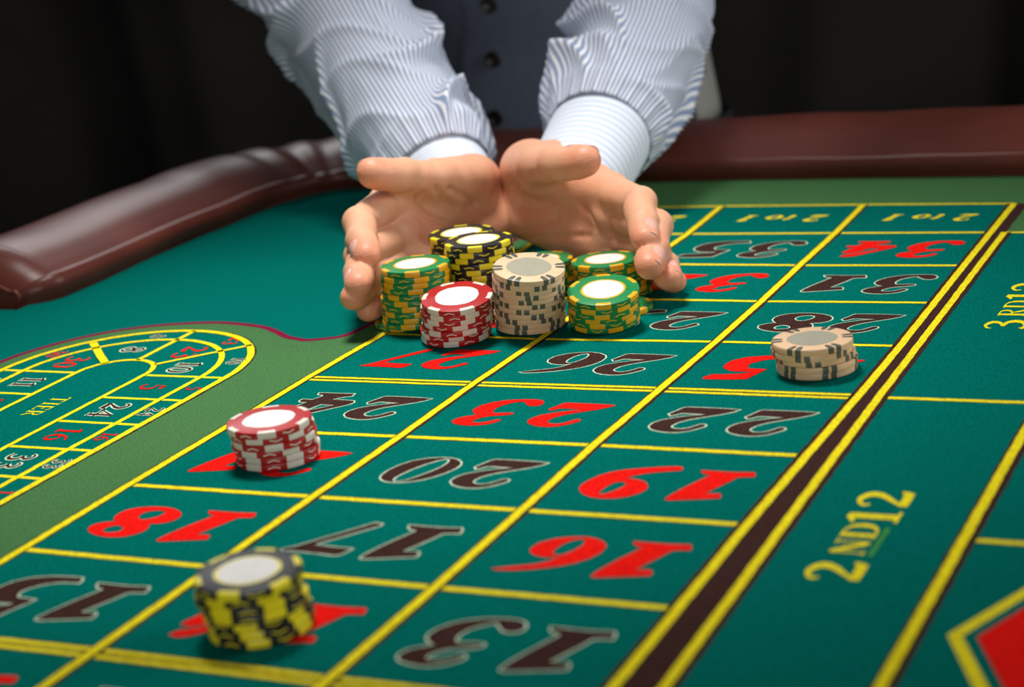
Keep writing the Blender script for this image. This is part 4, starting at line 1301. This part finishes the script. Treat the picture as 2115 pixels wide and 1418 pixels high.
def sleeve(side):
    A = [np.array(q) + np.array((0, 0, TZ)) for q in HANDS[side]['axis']]
    fa = nrm(A[1] - A[0])
    e0, e1 = (.022, .020) if side == 'L' else (.046, .036)
    c0 = A[0] - fa * e0            # open end of the cuff
    c1 = A[0] + fa * e1            # where the cuff meets the sleeve
    way = [c1 - fa * .010, c1 + fa * .012, A[2] * .55 + A[1] * .45, A[2], A[3], ELB[side] + (ELB[side] - SHL[side]) * .02, ELB[side] * .55 + SHL[side] * .45, SHL[side] * .86 + ELB[side] * .14, SHL[side] + nrm(SHC - SHL[side]) * .015 + np.array((0, 0, .002)), SHL[side] + nrm(SHC - SHL[side]) * .075 + np.array((0, 0, .004))]
    P = np.array(catmull(way, 40))
    seg = np.linalg.norm(np.diff(P, axis=0), axis=1); s_ = np.concatenate([[0], np.cumsum(seg)])
    ns = 300
    t = np.linspace(0, s_[-1], ns)
    P = np.stack([np.interp(t, s_, P[:, q]) for q in range(3)], 1)
    fr_ = frames(P)
    nth = 220
    th = np.arange(nth) * 2 * PI / nth
    sd = 1.7 if side == 'L' else 4.1
    rows = []
    rk_s = [0, .010, .022, .05, .12, .20, .27, .34, .45, .60, .80]
    rk_r = [.0330, .0375, .0420, .0435, .0450, .0500, .0530, .0545, .0600, .0690, .0700] if side == 'L' else [.0330, .0370, .0415, .0430, .0445, .0480, .0500, .0520, .0580, .0690, .0700]
    hand_ = -1 if side == 'L' else 1
    for i in range(ns):
        d, sv, uv_ = fr_[i]
        s0 = t[i]
        r0 = np.interp(s0, rk_s, rk_r)
        k = min(1, s0 / .03)
        warp = .6 * np.sin(3.0 * th + 21 * s0 + sd) + .45 * np.sin(2 * th - 33 * s0 + 2 * sd)
        w = .0135 * k * ridge(19 * s0 + hand_ * 1.0 * th + warp + sd, 1.8) * (.55 + .45 * np.sin(th * 1 + sd + 9 * s0))
        w += .0135 * k * ridge(37 * s0 - hand_ * 1.5 * th + 1.3 * warp + 2.2 * sd, 2.5) * (.5 + .5 * np.sin(2 * th - sd + 14 * s0))
        w += .0025 * k * ridge(66 * s0 + hand_ * 2.0 * th + .8 * warp + 3 * sd, 2.0)
        w += .0010 * ridge(12 * th + 1.2 * np.sin(th * 2 + sd) + 8 * s0, 1.5) * math.exp(-(s0 / .030) ** 2)
        r = r0 - .0065 * k + w
        rows.append([P[i] + (sv * math.cos(a) + uv_ * math.sin(a)) * q * (1.06 if True else 1) for a, q in zip(th, r)])
    o = grid_obj('sleeve', rows, True, M['stripe'], person, thick=.0008)
    # cuff: a slightly flattened double band
    Pc = [c0 + (c1 - c0) * q for q in np.linspace(0, 1, 24)]
    fc = frames(np.array(Pc))
    prof = []
    for i, q in enumerate(Pc):
        d, sv, uv_ = fc[i]
        z = i / 23
        rr = .0312 + .0032 * z + .0012 * math.exp(-((z - .02) / .05) ** 2) - .0010 * math.exp(-((z - .10) / .02) ** 2)
        prof.append([q + (sv * math.cos(a) * 1.04 + uv_ * math.sin(a) * .98) * rr * (1 + .012 * math.sin(3 * a + sd + 2 * z)) for a in np.arange(96) * 2 * PI / 96])
    inner = [[q + (p - q) * .94 for p in prof[0]] for q in [Pc[0]]] + [[Pc[10] + (p - Pc[10]) * .93 for p in prof[10]]]
    for row in inner + prof:
        for q in row: q[2] = max(q[2], TZ + .0015)
    cu = grid_obj('cuff', inner[::-1] + prof, True, M['cuff'], o)
    cu['label'] = 'paler cuff with fine rings'
    return o
for s_ in ('L', 'R'):
    tag(sleeve(s_), 'blue and white striped shirt sleeve')

# torso levels: (z, centre, half width, half depth)
LV = [(0.86, PEL + np.array((.0, .004, 0)), .168, .122), (0.90, PEL, .166, .121), (0.94, PEL + (BEL - PEL) * .2, .162, .118), (0.98, PEL + (BEL - PEL) * .4, .159, .116), (1.02, BEL, .158, .115), (1.08, BEL + (CHE - BEL) * .3, .160, .116), (1.16, BEL + (CHE - BEL) * .7, .172, .120), (1.24, CHE + (SHC - CHE) * .3, .178, .118), (1.30, SHC - np.array((0, 0, .03)), .170, .100)]
def torso_pt(z, th, off):
    zs = [q[0] for q in LV]
    c = np.array([np.interp(z, zs, [q[1][k] for q in LV]) for k in (0, 1)])
    a_, b_ = np.interp(z, zs, [q[2] for q in LV]) + off, np.interp(z, zs, [q[3] for q in LV]) + off
    e = 0.86
    sx = math.copysign(abs(math.sin(th)) ** e, math.sin(th)); sy = math.copysign(abs(math.cos(th)) ** e, math.cos(th))
    xy = c + SDIR[:2] * sx * a_ + FDIR[:2] * sy * b_
    return np.array((xy[0], xy[1], z))
def panel(name, th0, th1, z0f, z1f, off, mat_, parent, n=40, m_=30, wave=0.0, thick=.003):
    rows = []
    for j in range(m_ + 1):
        row = []
        for i in range(n + 1):
            u = i / n; v_ = j / m_
            t0 = th0(v_) if callable(th0) else th0
            t1 = th1(v_) if callable(th1) else th1
            th = t0 + (t1 - t0) * u
            zz0, zz1 = z0f(th), z1f(th)
            z = zz0 + (zz1 - zz0) * v_
            o_ = off + wave * (math.sin(9 * th + 31 * z) * .5 + math.sin(47 * z - 5 * th) * .5)
            row.append(torso_pt(z, th, o_))
        rows.append(row)
    return grid_obj(name, rows, False, mat_, parent, thick=thick)
# shirt body under the waistcoat, collar
rows = [[torso_pt(z, t_, -.004) for t_ in np.linspace(0, 2 * PI, 64, endpoint=False)] for z in np.linspace(.88, 1.30, 20)]
top_c = SHC + np.array((0, 0, .02))
for q in np.linspace(.15, 1, 6):
    rows.append([p + (NECK + nrm(p - np.array((NECK[0], NECK[1], p[2]))) * .066 + np.array((0, 0, -.01)) - p) * q for p in rows[19]])
sh = grid_obj('shirt', rows, True, M['stripe'], person, thick=.001)
col_rows = [[NECK + (SDIR * math.sin(t_) + FDIR * math.cos(t_)) * (.064 + .006 * q) + np.array((0, 0, -.012 + .040 * math.sin(q * PI / 2) - .02 * q * max(0, math.cos(t_)))) for t_ in np.linspace(.12, 2 * PI - .12, 50)] for q in np.linspace(0, 1, 6)]
grid_obj('collar', col_rows, False, M['cuff'], person, thick=.002)
# waistcoat
R_ = math.radians
hemz = lambda th: TZ - .020 + .055 * min(1, abs(th) / R_(60)) ** 1.2 - .012 * math.exp(-(th / R_(9)) ** 2)
topz = lambda th: 1.10 + .19 * min(1, abs(th) / R_(42))
lp = panel('waistcoat_front', R_(-70), R_(6), hemz, topz, .004, M['vest'], person, wave=.0022)
rp_ = panel('waistcoat_front', lambda v_: R_(-7.5 + 1.6 * math.sin(v_ * 14)), R_(70), hemz, topz, .0105, M['vest'], person, wave=.0022, thick=.005)
tag(lp, 'dark blue grey waistcoat front'); tag(rp_, 'dark blue grey waistcoat front with the buttons')
bk = panel('waistcoat_back', R_(64), R_(296), lambda th: TZ - .01, lambda th: 1.27, .003, M['satin'], person, n=60, wave=.001)
tag(bk, 'grey satin waistcoat back')
def disc_button(z, th, off):
    p = torso_pt(z, th, off); q = torso_pt(z, th, off + .01)
    n_ = nrm(q - p)
    a_ = nrm(np.cross(n_, (0, 0, 1))); b_ = np.cross(n_, a_)
    rows = [[p + n_ * h_ + (a_ * math.cos(t_) + b_ * math.sin(t_)) * r_ for t_ in np.linspace(0, 2 * PI, 24, endpoint=False)] for r_, h_ in ((.0062, 0), (.0072, .0012), (.0068, .0026), (.0055, .0028), (.0045, .0019), (.0018, .0016), (.0004, .0016))]
    grid_obj('button', rows, True, M['button'], rp_)
for z in (TZ + .023, TZ + .073, TZ + .120, TZ + .170, TZ + .220):
    disc_button(z, R_(-2.2 + (z - TZ) * 20), .0112)
# welt pockets
for s_ in (-1, 1):
    pk = panel('pocket_welt', R_(s_ * 24), R_(s_ * 44), lambda th: TZ + .058 + .028 * abs(th) / R_(44), lambda th: TZ + .070 + .028 * abs(th) / R_(44), .0065 if s_ < 0 else .0105, M['vest'], lp if s_ < 0 else rp_, n=12, m_=4)
# trousers and shoes
for s_ in (-1, 1):
    hip = PEL + SDIR * s_ * .080 - np.array((0, 0, .02)); kn = hip + FDIR * .02 + np.array((0, 0, -.46)); an = np.array((hip[0], hip[1] + .03, .05))
    Pp = np.array(catmull([hip + np.array((0, 0, -.05)), hip * .5 + kn * .5, kn, kn * .5 + an * .5, an], 10))
    rows = []
    for i, q in enumerate(Pp):
        r_ = np.interp(i / (len(Pp) - 1), [0, .15, .5, .8, 1], [.100, .100, .075, .066, .064])
        rows.append([q + (SDIR * math.cos(t_) + FDIR * math.sin(t_)) * r_ * (1 + .02 * math.sin(3 * t_ + i * .6)) for t_ in np.linspace(0, 2 * PI, 36, endpoint=False)])
    tl = grid_obj('trouser_leg', rows, True, M['trouser'], person, thick=.001)
    # shoe: an upper closed over the foot and a sole
    rows = []
    for y_, w_, h_ in ((-.075, .006, .03), (-.070, .026, .060), (-.045, .034, .085), (0, .036, .088), (.05, .040, .066), (.11, .046, .048), (.16, .043, .038), (.19, .030, .028), (.202, .006, .012)):
        c_ = np.array((an[0], an[1], 0)) + FDIR * y_
        rows.append([c_ + SDIR * math.cos(t_) * w_ + np.array((0, 0, max(.012, .012 + h_ * max(0, math.sin(t_))))) for t_ in np.linspace(0, 2 * PI, 28, endpoint=False)])
    so = grid_obj('shoe', rows, True, M['shoe'], person)
    rows = [[np.array((an[0], an[1], z_)) + FDIR * (.064 + .139 * math.cos(t_)) + SDIR * math.sin(t_) * (.040 + .006 * math.cos(t_)) * g_ for t_ in np.linspace(0, 2 * PI, 40, endpoint=False)] for z_, g_ in ((.001, .0), (.001, 1), (.013, 1), (.013, 0))]
    grid_obj('sole', rows, True, M['shoe'], so)
rows = [[torso_pt(z, t_, .0005) for t_ in np.linspace(0, 2 * PI, 56, endpoint=False)] for z in np.linspace(.86, .94, 6)]
low = [[p + (np.array((PEL[0], PEL[1], .80)) - p) * q for p in rows[0]] for q in (.9, .5, .2)]
grid_obj('trousers', low + rows, True, M['trouser'], person, thick=.001)
# hair and eyes
hv = []
for j in range(15):
    ph = j / 14 * R_(112)
    row = []
    for i in range(48):
        a_ = 2 * PI * i / 48
        lim = 1.0 - .42 * max(0, math.cos(a_)) ** 1.5
        p_ = ph * lim
        r_ = .0865 + .003 * math.sin(7 * a_ + 3 * ph) + .002 * math.sin(19 * a_)
        row.append(hp(0, .026, -.012) + (up_h * math.cos(p_) + (fw_h * math.cos(a_) * 1.14 + sd_h * math.sin(a_) * .98) * math.sin(p_)) * r_)
    hv.append(row)
hr = grid_obj('hair', hv, True, M['hair'], person, thick=.004)
tag(hr, 'short dark hair')
for s_ in (-1, 1):
    rows = [[hp(s_ * .032, .002, .0735) + (fw_h * math.cos(p_) + (sd_h * math.cos(a_) + up_h * math.sin(a_)) * math.sin(p_)) * .0125 for a_ in np.linspace(0, 2 * PI, 20, endpoint=False)] for p_ in np.linspace(.02, PI - .02, 10)]
    e_ = grid_obj('eye', rows, True, M['eye'], person)
    rows = [[hp(s_ * .032, .001, .0737) + (fw_h * math.cos(p_) + (sd_h * math.cos(a_) + up_h * math.sin(a_)) * math.sin(p_)) * .0127 for a_ in np.linspace(0, 2 * PI, 20, endpoint=False)] for p_ in (.0, .2, .48)]
    grid_obj('iris', rows, True, M['hair'], e_)
    rows = [[hp(s_ * (.014 + .034 * u_), .024 + .004 * math.sin(u_ * PI) + dz_, .0885 - .016 * u_ * u_) for u_ in np.linspace(0, 1, 10)] for dz_ in (-.003, .003)]
    grid_obj('eyebrow', rows, False, M['hair'], person, thick=.003)
